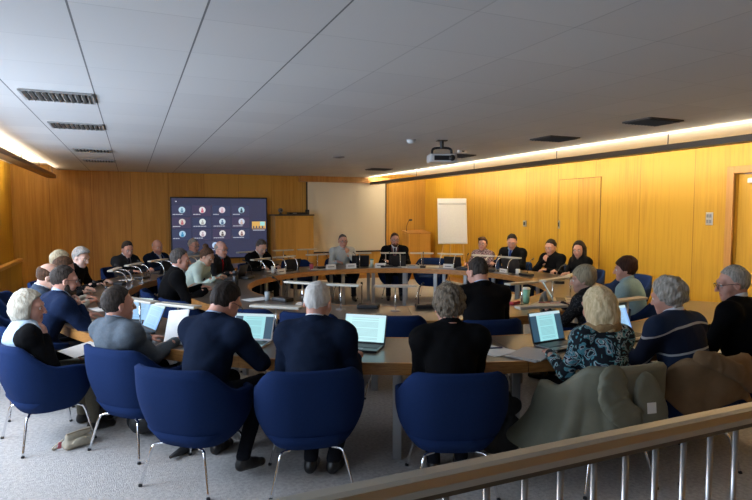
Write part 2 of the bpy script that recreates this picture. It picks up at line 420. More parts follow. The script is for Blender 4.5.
# television with a meeting on it
TW, TH_ = 2.30, 1.50
t = empty('wall_television', 'large television on the far wall showing a grid of round portraits', 'television', (2.0, YF - 0.10, 1.42))
b = nb(); bx(b, 0, 0, 0, TW, 0.07, TH_, 0.012); obj('casing', b, BLACK, t)
scr = mat('tv_screen_blue', (0.01, 0.01, 0.02), 0.25, emit=(0.036, 0.039, 0.075), emit_s=1.0)
b = nb(); bx(b, 0, -0.037, 0, TW - 0.06, 0.004, TH_ - 0.06); S_ = obj('screen', b, scr, t)
pal = [(0.25, 0.55, 0.75), (0.65, 0.6, 0.66), (0.6, 0.5, 0.62), (0.15, 0.45, 0.62), (0.5, 0.42, 0.38), (0.6, 0.72, 0.7), (0.35, 0.55, 0.7), (0.4, 0.5, 0.72), (0.10, 0.42, 0.70), (0.7, 0.66, 0.72), (0.62, 0.6, 0.6), (0.75, 0.65, 0.62), (0.3, 0.55, 0.9)]
fig = [(0.1, 0.2, 0.3), (0.5, 0.1, 0.15), (0.5, 0.3, 0.35), (0.02, 0.03, 0.05), (0.4, 0.1, 0.12), (0.3, 0.3, 0.3), (0.05, 0.1, 0.2), (0.5, 0.35, 0.3), (0.02, 0.2, 0.4), (0.4, 0.3, 0.35), (0.1, 0.08, 0.08), (0.2, 0.1, 0.1), (0.1, 0.3, 0.6)]
k = 0
for row in range(4):
    for c in range(4 if row < 3 else 1):
        if row == 3: c = 1.62
        x = -0.91 + c * 0.465; z = 0.42 - row * 0.285
        b = nb(); bx(b, x, -0.040, z, 0.42, 0.002, 0.255)
        tl = obj('participant_tile', b, mat('tile_%d' % (k % 3), (0, 0, 0), 0.4, emit=[(0.042, 0.044, 0.09), (0.052, 0.044, 0.088), (0.038, 0.046, 0.095)][k % 3], emit_s=1.0), t)
        b = nb(); r = bmesh.ops.create_cone(b, cap_ends=True, segments=20, radius1=0.075, radius2=0.075, depth=0.003)
        for v in b.verts: v.co = Vector((v.co.x + x + 0.02, -0.043 + v.co.z, z + 0.02 + v.co.y))
        obj('portrait', b, mat('portrait_%d' % k, (0, 0, 0), 0.4, emit=tuple(.55 * q + .28 for q in pal[k]), emit_s=1.0), tl)
        b = nb()
        r = bmesh.ops.create_uvsphere(b, u_segments=10, v_segments=6, radius=0.022)
        for v in b.verts: v.co = Vector((v.co.x + x + 0.02, -0.046 + v.co.y * .05, z + 0.04 + v.co.z))
        bx(b, x + 0.02, -0.046, z - 0.015, 0.06, 0.002, 0.06, 0.0)
        obj('portrait_figure', b, mat('portraitfig_%d' % k, (0, 0, 0), 0.4, emit=fig[k], emit_s=1.0), tl)
        b = nb(); xx = x - 0.19; random.seed(k)
        for q in range(random.randint(3, 5)):
            w_ = random.uniform(0.03, 0.07); bx(b, xx + w_ / 2, -0.043, z - 0.085, w_, 0.002, 0.013); xx += w_ + 0.008
        obj('caption', b, mat('caption_white', (0, 0, 0), 0.4, emit=(0.55, 0.58, 0.68), emit_s=1.0), tl)
        k += 1
b = nb(); bx(b, 0.93, -0.041, 0.06, 0.34, 0.003, 0.19); tl = obj('camera_view', b, mat('camview', (0, 0, 0), .4, emit=(0.62, 0.36, 0.10), emit_s=1.0), t)
b = nb()
bx(b, 1.02, -0.044, 0.10, 0.12, 0.002, 0.10)
obj('camera_view_sky', b, mat('camview2', (0, 0, 0), .4, emit=(0.30, 0.62, 0.62), emit_s=1.0), tl)
b = nb()
for q, xx in enumerate((0.80, 0.87, 0.94, 1.02)): bx(b, xx, -0.046, 0.02, 0.03, 0.002, 0.05)
bx(b, 0.93, -0.046, -0.015, 0.33, 0.002, 0.02)
obj('camera_view_people', b, mat('camview3', (0, 0, 0), .4, emit=(0.05, 0.05, 0.10), emit_s=1.0), tl)
b = nb(); bx(b, 0.93, -0.044, -0.06, 0.30, 0.002, 0.012); obj('camera_caption', b, MATS['caption_white'], tl)
b = nb(); bx(b, -1.02, -0.042, 0.64, 0.03, 0.002, 0.025); obj('status_icon', b, MATS['caption_white'], t)

# wood cabinet with equipment on it
t = empty('wood_cabinet', 'tall honey wood cabinet between the television and the projection screen', 'cabinet', (3.72, YF - 0.34, 0))
b = nb(); bx(b, 0, 0, 0.86, 0.98, 0.56, 1.72, 0.006); obj('cabinet_body', b, WOOD_F, t)
b = nb(); bx(b, 0, 0, 1.735, 1.02, 0.60, 0.035, 0.006); obj('cabinet_top', b, mat('cab_top', (0.05, 0.04, 0.035), 0.4), t)
b = nb(); bx(b, 0, -0.285, 0.84, 0.94, 0.018, 1.6, 0.004); obj('cabinet_door', b, wood_mat('cab_veneer', (0.42, 0.20, 0.03), (0.60, 0.31, 0.06), 'x', panel=5.0), t)
t = empty('equipment_box', 'flat black equipment box on top of the wood cabinet', 'box', (3.85, YF - 0.32, 1.7525))
b = nb(); bx(b, 0, 0, 0.025, 0.42, 0.28, 0.05, 0.006); obj('box_body', b, BLACK, t)
b = nb(); bx(b, -0.08, -0.142, 0.027, 0.1, 0.004, 0.02); obj('display', b, GREYMET, t)
t = empty('conference_camera', 'small dark camera standing on top of the wood cabinet', 'camera', (3.44, YF - 0.34, 1.7525))
b = nb(); lathe(b, [(0.05, 0), (0.05, 0.015), (0.02, 0.03), (0.02, 0.05)], seg=16); obj('camera_foot', b, BLACK, t)
b = nb(); bmesh.ops.create_uvsphere(b, u_segments=16, v_segments=10, radius=0.06, matrix=Matrix.Translation((0, 0, 0.10))); obj('camera_head', b, mat('cam_grey', (0.14, 0.14, 0.15), .4), t, True)
b = nb(); tube(b, [(0, -0.05, 0.10), (0, -0.068, 0.10)], 0.025, 12); obj('lens', b, BLACK, t)
t = empty('conference_speaker', 'small black speaker at the right end of the cabinet top', 'speaker', (4.13, YF - 0.34, 1.7525))
b = nb(); bx(b, 0, 0, 0.06, 0.09, 0.09, 0.12, 0.012); obj('speaker_body', b, BLACK, t)
b = nb(); tube(b, [(0, -0.045, 0.07), (0, -0.05, 0.07)], 0.03, 14); obj('speaker_cone', b, DARKMET, t)

# lectern with gooseneck
t = empty('lectern', 'plain honey wood lectern with a gooseneck microphone by the far corner', 'lectern', (7.15, 13.75, 0))
b = nb(); bx(b, 0, 0, 0.62, 0.66, 0.42, 1.24, 0.008); obj('lectern_body', b, MATS['cab_veneer'], t)

b = nb(); bx(b, 0, 0, 0, 0.70, 0.46, 0.03, 0.006, M=Matrix.Translation((0, 0, 1.27)) @ Matrix.Rotation(R(8), 4, 'X')); obj('lectern_top', b, WOOD_D, t)
b = nb(); tube(b, smoothpath([(-0.27, 0.05, 1.27), (-0.27, 0.03, 1.45), (-0.25, -0.05, 1.58), (-0.22, -0.1, 1.60)], 5), 0.008, 6); obj('gooseneck', b, BLACK, t)
b = nb(); tube(b, [(-0.25, -0.06, 1.595), (-0.19, -0.12, 1.60)], 0.028, 10); obj('microphone', b, BLACK, t, True)

# flip chart
t = empty('flip_chart', 'white flip chart easel standing before the right wood wall', 'flip chart', (6.80, 11.28, 0), R(-20))
Mf = Matrix.Translation((0, 0, 1.60)) @ Matrix.Rotation(R(-9), 4, 'X')
b = nb(); bx(b, 0, 0, 0, 0.68, 0.02, 1.06, 0.006, M=Mf); obj('board', b, WHITE, t)
b = nb(); bx(b, -0.01, -0.018, -0.02, 0.62, 0.012, 0.92, M=Mf)
obj('paper_pad', b, PAPER, t)
b = nb(); bx(b, 0, -0.02, 0.40, 0.64, 0.012, 0.045, 0.004, M=Mf); obj('pad_clamp', b, mat('clamp_grey', (0.42, 0.42, 0.42), .4), t)
b = nb(); bx(b, 0, -0.045, -0.52, 0.66, 0.08, 0.02, 0.004, M=Mf); obj('pen_tray', b, mat('tray_grey', (0.55, 0.55, 0.53), .4), t)
EAS = mat('easel_wood', (0.60, 0.36, 0.15), 0.5)
for pts in ([(-0.20, -0.06, 1.15), (-0.42, -0.18, 0.0)], [(0.24, -0.06, 1.15), (0.30, -0.18, 0.0)], [(0, 0.06, 1.9), (0.05, 0.62, 0.0)]):
    b = nb(); tube(b, pts, 0.014, 8); obj('leg', b, EAS, t)

# ------------------------------------------------------------------ ring desks
def arc_slab(b, r0, r1, z0, z1, a0, a1, n, mi_in=None):
    """solid ring sector"""
    rows = []
    for k in range(n + 1):
        a = R(a0 + (a1 - a0) * k / n); c, s = math.cos(a), math.sin(a)
        rows.append([b.verts.new((r * c, r * s, z)) for r, z in ((r0, z0), (r1, z0), (r1, z1), (r0, z1))])
    for p, q in zip(rows, rows[1:]):
        for i in range(4): b.faces.new((p[i], p[(i + 1) % 4], q[(i + 1) % 4], q[i]))
    if abs(a1 - a0) < 359.9:
        b.faces.new(rows[0][::-1]); b.faces.new(rows[-1])
    bmesh.ops.recalc_face_normals(b, faces=b.faces[:])

def ring_desk(name, lab, r0, r1, secs, legs, lr, z=0.73):
    t = empty(name, lab, 'desk', (CX, CY, 0))
    for a0, a1 in secs:
        b = nb(); arc_slab(b, r0 + 0.022, r1 - 0.022, z - 0.045, z, a0 + .05, a1 - .05, max(3, int((a1 - a0) / 2))); o = obj('tabletop', b, DESKTOP, t)
        b = nb(); arc_slab(b, r0, r0 + 0.022, z - 0.085, z + 0.001, a0 + .05, a1 - .05, max(3, int((a1 - a0) / 2)))
        obj('inner_edge', b, WOOD_T, o)
        b = nb(); arc_slab(b, r1 - 0.022, r1, z - 0.085, z + 0.001, a0 + .05, a1 - .05, max(3, int((a1 - a0) / 2)))
        obj('outer_edge', b, WOOD_T, o)
    for a in legs:
        for rr in lr:
            b = nb(); Mx = Matrix.Rotation(R(a), 4, 'Z')
            bx(b, rr, 0, (z - 0.045) / 2, 0.035, 0.065, z - 0.046, 0.004, M=Mx)
            obj('leg', b, STEEL, t)
        b = nb(); bx(b, (lr[0] + lr[1]) / 2, 0, z - 0.07, lr[1] - lr[0] - 0.03, 0.04, 0.04, M=Matrix.Rotation(R(a), 4, 'Z')); obj('crossbar', b, STEEL, t)

ring_desk('outer_ring_desk', 'large curved outer desk with oak edge and steel legs, wrapping round the inner ring', 3.80, 4.64,
          [(-275 + 7, -240), (-240, -212), (-212, -184), (-184, -156), (-156, -130), (-130, -103.5), (-103.5, -77), (-77, -50)],
          [-115.3 + 11 * k for k in range(-13, 6)], (3.90, 4.56))
ring_desk('inner_ring_desk', 'smaller closed ring desk with oak edge and steel legs in the middle of the room', 2.20, 3.06,
          [(k * 30 - 172, k * 30 - 142) for k in range(12)], [k * 15 - 172 + 7.5 for k in range(24)], (2.30, 2.98))

# ------------------------------------------------------------------ chairs
def lerp(a, b, t): return a + (b - a) * t

def sstep(a, b, x):
    t = max(0, min(1, (x - a) / (b - a))); return t * t * (3 - 2 * t)

def tub_point(ph, v, off=0.0):
    """outer skin of the tub shell: ph 0 = back centre, v 0 = bottom, 1 = top rim."""
    a = abs(ph)
    top = lerp(0.815, 0.635, sstep(38, 92, a)) - 0.035 * sstep(95, 140, a)
    z = lerp(0.285, top, v)
    w = 0.66 + 0.34 * math.sin(min(1, v * 1.3 + 0.0) * PI / 2) ** 0.8
    rx, ry = 0.365 * w, 0.305 * w
    flare = 0.03 * v * (1 - sstep(40, 110, a))
    e = 0.74
    s, c = math.sin(R(ph)), math.cos(R(ph))
    x = (rx + off) * math.copysign(abs(s) ** e, s)
    y = -(ry + flare + off) * math.copysign(abs(c) ** e, c)
    return Vector((x, y, z))

def make_chair():
    t = empty('tub_chair', 'x', 'chair')
    b = nb()
    n, m_ = 36, 10
    phs = [-142 + 284 * k / n for k in range(n + 1)]
    G = []
    for ph in phs:
        col = []
        for j in range(m_ + 1): col.append(tub_point(ph, j / m_))
        p = tub_point(ph, 1, -0.022); col.append(p + Vector((0, 0, 0.012)))
        for j in range(m_, 1, -1):
            q = tub_point(ph, j / m_, -0.045); col.append(q)
        G.append([b.verts.new(p) for p in col])
    for p, q in zip(G, G[1:]):
        for i in range(len(p) - 1): b.faces.new((p[i], q[i], q[i + 1], p[i + 1]))
    # front ends
    for col in (G[0], G[-1]):
        try: b.faces.new(col)
        except Exception: pass
    # seat pan (underside bowl) and front
    ring = [b.verts.new(tub_point(ph, 0.0)) for ph in [-180 + 360 * k / 40 for k in range(40)]]
    r2 = [b.verts.new(Vector((v.co.x * 0.55, v.co.y * 0.55, 0.262))) for v in ring]
    up = [b.verts.new(tub_point(ph, 0.28) * 1.0) for ph in [-180 + 360 * k / 40 for k in range(40)]]
    for v in up: v.co.x *= .97; v.co.y *= .97; v.co.z = 0.385
    for k in range(40):
        k2 = (k + 1) % 40
        b.faces.new((ring[k], ring[k2], r2[k2], r2[k])); b.faces.new((up[k], up[k2], ring[k2], ring[k]))
    b.faces.new(r2); b.faces.new(up[::-1])
    bmesh.ops.recalc_face_normals(b, faces=b.faces[:])
    obj('shell', b, BLUE, t, True)
    b = nb(); vs = []
    for z, k in ((0.375, 0.86), (0.39, 0.93), (0.44, 0.94), (0.462, 0.90), (0.47, 0.75)):
        vs.append([b.verts.new((0.285 * k * math.copysign(abs(math.sin(R(a))) ** .75, math.sin(R(a))), 0.015 + 0.27 * k * math.copysign(abs(math.cos(R(a))) ** .75, math.cos(R(a))), z)) for a in range(0, 360, 12)])
    for p, q in zip(vs, vs[1:]):
        for i in range(30): b.faces.new((p[i], p[(i + 1) % 30], q[(i + 1) % 30], q[i]))
    b.faces.new(vs[0]); b.faces.new(vs[-1]); bmesh.ops.recalc_face_normals(b, faces=b.faces[:])
    obj('seat_cushion', b, BLUE, t, True)
    for sx in (-1, 1):
        for sy in (-1, 1):
            b = nb()
            tube(b, smoothpath([(sx * 0.265, sy * 0.255, 0.004), (sx * 0.228, sy * 0.225, 0.16), (sx * 0.203, sy * 0.205, 0.252), (sx * 0.185, sy * 0.185, 0.272), (sx * 0.13, sy * 0.16, 0.278)], 5), 0.0095, 8)
            lg = obj('leg', b, CHROME, t, True)
            b = nb(); tube(b, [(sx * 0.266, sy * 0.256, 0.0), (sx * 0.264, sy * 0.254, 0.014)], 0.013, 8); obj('foot_cap', b, BLACK, lg)
    b = nb()
    for sx in (-1, 1): tube(b, [(sx * 0.15, -0.17, 0.277), (sx * 0.15, 0.17, 0.277)], 0.0095, 8)
    tube(b, [(-0.15, 0, 0.268), (0.15, 0, 0.268)], 0.0095, 8)
    obj('under_frame', b, CHROME, t, True)
    return t

chair_proto = make_chair()
_cu = [False]

def chair(r, a, lab, turn=0.0, group='blue tub chairs round the ring desks'):
    c = chair_proto if not _cu[0] else copy_tree(chair_proto)
    _cu[0] = True
    x, y = pol(r, a)
    c.location = (x, y, 0); c.rotation_euler = (0, 0, R(a + 90 + turn)); c['label'] = lab; c['category'] = 'chair'; c['group'] = group
    return c

# ------------------------------------------------------------------ desk lamps
def make_lamp():
    t = empty('desk_lamp', 'x', 'lamp')
    b = nb(); bx(b, 0, 0, 0.275, 0.46, 0.095, 0.022, 0.006); o = obj('lamp_head', b, LAMPGREY, t)
    b = nb(); bx(b, 0, 0, 0.2625, 0.42, 0.06, 0.004); obj('diffuser', b, mat('lamp_diffuser', (0.7, 0.68, 0.6), 0.4), o)
    b = nb(); tube(b, [(0, 0, 0.0), (0, 0, 0.262)], 0.009, 8); obj('post', b, CHROME, t, True)
    b = nb(); lathe(b, [(0.055, 0), (0.055, 0.006), (0.02, 0.012)], seg=20); obj('base', b, GREYMET, t, True)
    return t

def make_arc_lamp():
    t = empty('arc_desk_lamp', 'x', 'lamp')
    b = nb(); bx(b, 0, 0, 0.275, 0.50, 0.075, 0.022, 0.006); o = obj('lamp_head', b, LAMPGREY, t)
    b = nb(); bx(b, 0, 0, 0.2625, 0.44, 0.05, 0.004); obj('diffuser', b, MATS['lamp_diffuser'], o)
    for s in (-1, 1):
        b = nb(); tube(b, smoothpath([(s * 0.14, 0.18, 0.01), (s * 0.14, 0.19, 0.13), (s * 0.14, 0.13, 0.235), (s * 0.14, 0.0, 0.262)], 5), 0.008, 8); obj('curved_arm', b, CHROME, t, True)
    b = nb(); bx(b, 0, 0.18, 0.008, 0.34, 0.07, 0.014, 0.004); obj('base', b, GREYMET, t)
    return t

lampP, arcP = make_lamp(), make_arc_lamp(); _lu = {}

def lamp(r, a, lab, arc=False, turn=0, z=0.731):
    P_ = arcP if arc else lampP
    c = copy_tree(P_) if P_.name in _lu else P_
    _lu[P_.name] = 1
    x, y = pol(r, a); c.location = (x, y, z); c.rotation_euler = (0, 0, R(a + 90 + turn)); c['label'] = lab; c['category'] = 'lamp'; c['group'] = 'desk lamps on the ring desks'

for r, a, lab, arc in [
    (4.28, -148.2, 'pale bar desk lamp above the laptop screens of the grey suited man', False), (4.28, -141.3, 'pale bar desk lamp between the grey suited man and the navy suited man in glasses', False),
    (4.02, -130, 'pale bar desk lamp just left of the white-haired man in the navy suit', False), (4.0, -97.5, 'pale bar desk lamp behind the open laptop of the blonde woman', False),
    (4.0, -83.5, 'pale bar desk lamp above the striped-sweater man\'s laptop', False),
    (2.5, -140.5, 'bar desk lamp on the near inner desk, left of the white-haired head', False), (2.5, -129.5, 'bar desk lamp on the near inner desk, right of the white-haired head', False),
    (2.5, -115.5, 'bar desk lamp on the near inner desk above the empty blue chair', False),
    (4.02, 156, 'arc desk lamp on the left desk in front of the dark-suited man typing', True), (4.02, 145, 'arc desk lamp on the left desk in front of the balding man with a lanyard', True),
    (4.0, 131, 'arc desk lamp on the outer desk in front of the man in a grey-blue shirt', True), (4.02, 167, 'arc desk lamp on the left desk in front of the grey-haired man in black', True),
    (4.0, 113, 'desk lamp on the far outer desk behind the man in an open white collar', False), (4.0, 101, 'desk lamp on the far outer desk left of the wood cabinet', False), (4.0, 93, 'desk lamp on the far outer desk in front of the wood cabinet', False),
    (2.5, 132, 'bar desk lamp on the far inner desk nearest the black flask', True), (2.5, 118, 'bar desk lamp on the far inner desk before the bent dark-haired man', True), (2.5, 101, 'bar desk lamp on the far inner desk before the empty far chair', False),
    (2.52, 81, 'bar desk lamp on the far inner desk beside the man with hand at his mouth', False), (2.5, 66, 'bar desk lamp before the bearded man in the dark suit', True),
    (2.5, 53, 'bar desk lamp on the far inner desk right of the bearded man', False), (2.5, 40, 'bar desk lamp on the far inner desk under the flip chart', True),
    (2.5, 24, 'arc desk lamp before the woman in the floral jacket', True), (2.5, 11, 'arc desk lamp before the man in the blue tie', True),
    (2.62, -82.5, 'cream bar desk lamp just right of the black-suited man seen from behind', False), (2.62, -70, 'brightly lit bar desk lamp behind the white tent card', False), (2.62, -58, 'brightly lit bar desk lamp over the grey open laptop', False)]:
    lamp(r, a, lab, arc)

# ------------------------------------------------------------------ microphone units
def make_mic():
    t = empty('microphone_unit', 'x', 'microphone')
    b = nb(); bx(b, 0, 0, 0.022, 0.24, 0.14, 0.042, 0.010); o = obj('base_unit', b, BLACK, t)
    b = nb(); bx(b, 0.03, -0.01, 0.0445, 0.08, 0.05, 0.003); obj('button_panel', b, DARKMET, o)
    b = nb(); tube(b, smoothpath([(-0.08, 0.03, 0.04), (-0.08, 0.03, 0.16), (-0.07, -0.02, 0.25), (-0.06, -0.07, 0.28)], 5), 0.005, 6); g = obj('gooseneck', b, BLACK, t, True)
    b = nb(); tube(b, [(-0.062, -0.06, 0.275), (-0.055, -0.11, 0.295)], [0.010, 0.013], 8); obj('microphone_head', b, BLACK, g, True)
    return t

micP = make_mic(); _mu = [0]
mics = [(2.34, -123, 'left of the empty blue inner chair'), (2.32, -107, 'in front of the grey curly head'), (2.30, -152, 'next to the white paper on the near inner desk'), (2.32, -93, 'in front of the black-suited man seen from behind'),
        (2.5, 98, 'before the empty far chair'), (2.42, 85, 'before the man with hand at his mouth'), (2.38, 69, 'left of the bearded man'), (2.38, 53.5, 'on the far desk before the empty dark chair'), (2.42, 33, 'before the woman in the floral jacket'), (2.42, 17, 'before the man in the blue tie'),
        (2.45, 118, 'before the bent dark-haired man'), (2.45, 144, 'before the bald man'), (4.1, 160, 'on the left desk before the grey-haired man in black'), (4.1, 150, 'between the two arc lamps on the left desk'), (4.1, 138, 'before the balding man with a lanyard'),
        (4.05, -161, 'before the bearded man in navy'), (4.05, -170, 'on the left desk beyond the bearded man'), (4.08, -107.5, 'on the near outer desk by the dark curly-haired man'), (2.42, -1, 'before the long-haired woman'), (2.45, -25, 'at the right of the inner desk')]
for r, a, w in mics:
    c = micP if not _mu[0] else copy_tree(micP); _mu[0] = 1
    x, y = pol(r, a); c.location = (x, y, 0.731); c.rotation_euler = (0, 0, R(a + 90)); c['label'] = 'black gooseneck microphone unit ' + w; c['category'] = 'microphone'; c['group'] = 'microphone units on the desks'

# ------------------------------------------------------------------ laptops
def page_mat(name, bg, side, page, bright):
    m = bpy.data.materials.new(name); m.use_nodes = True
    nt = m.node_tree; N = nt.nodes; L = nt.links; bs = N['Principled BSDF']; bs.inputs['Base Color'].default_value = (0, 0, 0, 1); bs.inputs['Roughness'].default_value = 0.3
    tc = N.new('ShaderNodeTexCoord'); sp = N.new('ShaderNodeSeparateXYZ'); L.new(tc.outputs['Generated'], sp.inputs[0])
    def mth(op, a, v, c=None):
        n = N.new('ShaderNodeMath'); n.operation = op; L.new(a, n.inputs[0])
        if isinstance(v, (int, float)): n.inputs[1].default_value = v
        else: L.new(v, n.inputs[1])
        return n.outputs[0]
    X, Z = sp.outputs[0], sp.outputs[2]
    ax = mth('ABSOLUTE', mth('SUBTRACT', X, 0.5), 0)
    inside = mth('LESS_THAN', ax, side)
    txt = mth('LESS_THAN', ax, side * 0.72)
    rows = mth('LESS_THAN', mth('FRACT', mth('MULTIPLY', Z, 24.0), 0), 0.42)
    row_i = mth('FLOOR', mth('MULTIPLY', Z, 24.0), 0)
    wn = N.new('ShaderNodeTexWhiteNoise'); wn.noise_dimensions = '1D'; L.new(row_i, wn.inputs['W'])
    keep = mth('GREATER_THAN', wn.outputs[0], 0.25)
    ln = mth('MULTIPLY', mth('MULTIPLY', rows, txt), keep)
    m1 = N.new('ShaderNodeMix'); m1.data_type = 'RGBA'; L.new(inside, m1.inputs[0]); m1.inputs[6].default_value = (*bg, 1); m1.inputs[7].default_value = (*page, 1)
    m2 = N.new('ShaderNodeMix'); m2.data_type = 'RGBA'; L.new(mth('MULTIPLY', ln, 0.42), m2.inputs[0]); L.new(m1.outputs[2], m2.inputs[6]); m2.inputs[7].default_value = (0.10, 0.20, 0.24, 1)
    top = mth('GREATER_THAN', Z, 0.90)
    m3 = N.new('ShaderNodeMix'); m3.data_type = 'RGBA'; L.new(top, m3.inputs[0]); L.new(m2.outputs[2], m3.inputs[6]); m3.inputs[7].default_value = (0.52, 0.72, 0.80, 1)
    L.new(m3.outputs[2], bs.inputs['Emission Color']); bs.inputs['Emission Strength'].default_value = bright
    return m

PG_A = page_mat('document_on_blue', (0.030, 0.085, 0.14), 0.30, (0.34, 0.74, 0.80), 0.85)
PG_B = page_mat('document_wide', (0.45, 0.75, 0.80), 0.46, (0.50, 0.80, 0.84), 1.0)
PG_C = page_mat('blue_document', (0.18, 0.38, 0.80), 0.44, (0.30, 0.58, 0.92), 0.9)
KEYS = mat('keyboard_dark', (0.03, 0.03, 0.035), 0.5)
ALU = mat('laptop_silver', (0.42, 0.44, 0.47), 0.3, 0.6)
LAPBLK = mat('laptop_black', (0.015, 0.015, 0.018), 0.35)

def laptop(r, a, turn, lab, page, w=0.34, dpt=0.23, h=0.225, tilt=18, body=LAPBLK, lid=True, z=0.731):
    x, y = pol(r, a)
    t = empty('laptop', lab, 'laptop', (x, y, z), R(a + 90 + turn), 'laptops on the desks')
    b = nb(); bx(b, 0, 0, 0.009, w, dpt, 0.017, 0.004); bs = obj('base', b, body, t)
    b = nb(); bx(b, 0, 0.025, 0.0185, w * .88, dpt * .48, 0.003); obj('keyboard', b, KEYS, bs)
    b = nb(); bx(b, 0, -0.072, 0.0185, w * .3, dpt * .24, 0.002); obj('touchpad', b, GREYMET, bs)
    M = Matrix.Translation((0, dpt / 2, 0.016)) @ Matrix.Rotation(R(-tilt), 4, 'X')
    b = nb(); bx(b, 0, 0.004, h / 2, w, 0.008, h, 0.002, M=M); ld = obj('lid', b, body, t)
    me = nb(); bx(me, 0, 0, 0, w * .95, 0.002, h * .92)
    s = obj('screen', me, page, ld); s.matrix_local = M @ Matrix.Translation((0, -0.0015, h / 2 + 0.004))
    return t

laptop(4.22, -119.4, -10, 'open laptop with a bright page beside the white-haired man in navy', PG_B, w=0.36, tilt=22, h=0.24)
laptop(4.30, -131.8, 8, 'open laptop with a document page in front of the navy suited man in glasses', PG_A, w=0.35, tilt=24, body=ALU)
laptop(4.30, -97.6, 14, 'open laptop with a document page in front of the blonde woman', PG_A, w=0.36, tilt=16, h=0.25)
laptop(4.27, -87.2, 4, 'open laptop with a blue page in front of the striped-sweater man', PG_C, w=0.34, tilt=22, h=0.25)
laptop(4.22, -153.5, 22, 'left-hand lit laptop of the pair before the grey suited man', PG_C, w=0.32, tilt=30, h=0.24)
laptop(4.36, -147.6, -14, 'lit laptop with a dark flask before it, right of the grey suited man', PG_C, w=0.34, tilt=24, h=0.24)
laptop(2.72, 80, -6, 'black laptop before the man in the pale jacket with hand at his mouth', PG_A)
laptop(2.60, 64, 0, 'black laptop before the bearded man in the dark suit', PG_A)
laptop(2.62, 38.5, 0, 'black laptop beside the woman in the floral jacket', PG_A)
laptop(2.58, 115, 0, 'black laptop beside the bent dark-haired man', PG_A)
laptop(2.62, 10, 8, 'black laptop on the right inner desk, before the young man in black', PG_A, w=0.36, h=0.26)
laptop(2.66, -66, 28, 'grey laptop seen from behind beside the white tent card', PG_A, body=ALU, tilt=30, h=0.26)
laptop(2.65, 146, 0, 'black laptop on the inner desk before the bald man', PG_A)
laptop(4.3, 139, 0, 'black laptop on the left desk between the lamps', PG_A)

# ------------------------------------------------------------------ small things on the desks
def card(r, a, lab, turn=0, s=1.0):
    x, y = pol(r, a); t = empty('name_card', lab, 'name card', (x, y, 0.731), R(a + 90 + turn), 'name cards on the desks')
    b = nb()
    for sg in (-1, 1):
        bx(b, 0, 0, 0.046 * s, 0.20 * s, 0.002, 0.094 * s, M=Matrix.Translation((0, sg * 0.026 * s, 0)) @ Matrix.Rotation(R(sg * 16), 4, 'X'))
    obj('folded_card', b, PAPER, t)
    b = nb(); bx(b, 0, 0.0015, 0.046 * s, 0.13 * s, 0.001, 0.012 * s, M=Matrix.Translation((0, 0.028 * s, 0)) @ Matrix.Rotation(R(16), 4, 'X'))
    obj('printed_line', b, DARKMET, t)

card(2.30, 125, 'white name card before the bent dark-haired man'); card(2.34, 72, 'white name card left of the bearded man'); card(2.40, 40, 'white name card below the flip chart')
card(2.36, 96, 'cream name card on the far desk beside the pink cup'); card(2.36, 86, 'white name card before the man in the pale jacket'); card(2.4, 12, 'white name card before the man in the blue tie', 0, .8)
card(2.50, -70, 'white tent card beside the green tumbler', 20, 1.25)

def sheet(r, a, turn, w, d, lab, m=PAPER, th=0.004, z=0.731, n=1, name='paper_sheets', cat='paper'):
    x, y = pol(r, a); t = empty(name, lab, cat, (x, y, z), R(a + 90 + turn), 'papers on the desks')
    for k in range(n):
        b = nb(); bx(b, 0, 0, th * (k + .5), w, d, th * .9, M=Matrix.Rotation(R(k * 9), 4, 'Z')); obj('sheet', b, m, t)
    return t

CREAM = mat('cream_paper', (0.72, 0.66, 0.50), 0.8, noise=.05)
sheet(4.30, -105.5, 24, 0.24, 0.33, 'white papers with a pen on the desk left of the blonde woman\'s laptop', n=2)
sheet(4.50, -102.3, 32, 0.34, 0.26, 'light document folder jutting over the desk edge by the blonde woman', mat('folder_grey', (0.50, 0.48, 0.46), 0.6), th=0.009, n=2)
sheet(2.70, -76, 10, 0.50, 0.30, 'cream papers with a red pen in front of the green tumbler', CREAM, n=2)
sheet(2.80, -66, -20, 0.36, 0.26, 'cream paper by the short-haired blonde woman\'s elbow', CREAM)
sheet(2.45, 60, 0, 0.30, 0.2, 'white paper stack right of the bearded man', n=3)
sheet(2.62, 50, 0, 0.42, 0.26, 'white open papers before the empty far chair', n=2)
sheet(2.5, 100, 0, 0.40, 0.26, 'white papers scattered before the empty far chair at the cabinet', n=2)
sheet(2.44, -160, 0, 0.22, 0.3, 'white sheet lying on the near left of the inner desk')
sheet(4.33, -158, 0, 0.21, 0.3, 'white paper before the bearded man in navy')
sheet(4.05, -168, 10, 0.30, 0.3, 'paper lying beyond the bearded man on the left desk')
sheet(2.32, -144, 30, 0.12, 0.2, 'small white paper beside the post of the near inner lamp')
sheet(4.35, -78, 5, 0.3, 0.22, 'white paper on the desk by the man in black at the right')
sheet(4.60 - .1, -92.3, 6, 0.20, 0.18, 'cream booklet on the desk edge by the olive coat', CREAM, th=0.012)
sheet(2.75, 118, 0, 0.3, 0.25, 'white papers under the bent dark-haired man')
sheet(2.6, 20, 0, 0.3, 0.22, 'white papers before the man in the blue tie')
sheet(4.25, 152, 0, 0.26, 0.2, 'white papers between the arc lamps on the left desk')

def cup(r, a, prof, m, lab, name='cup', cat='cup', lid=None, z=0.731):
    x, y = pol(r, a); t = empty(name, lab, cat, (x, y, z))
    b = nb(); lathe(b, prof, seg=20); obj('body', b, m, t, True)
    if lid:
        b = nb(); lathe(b, lid[0], seg=20); obj('lid', b, lid[1], t, True)
    return t

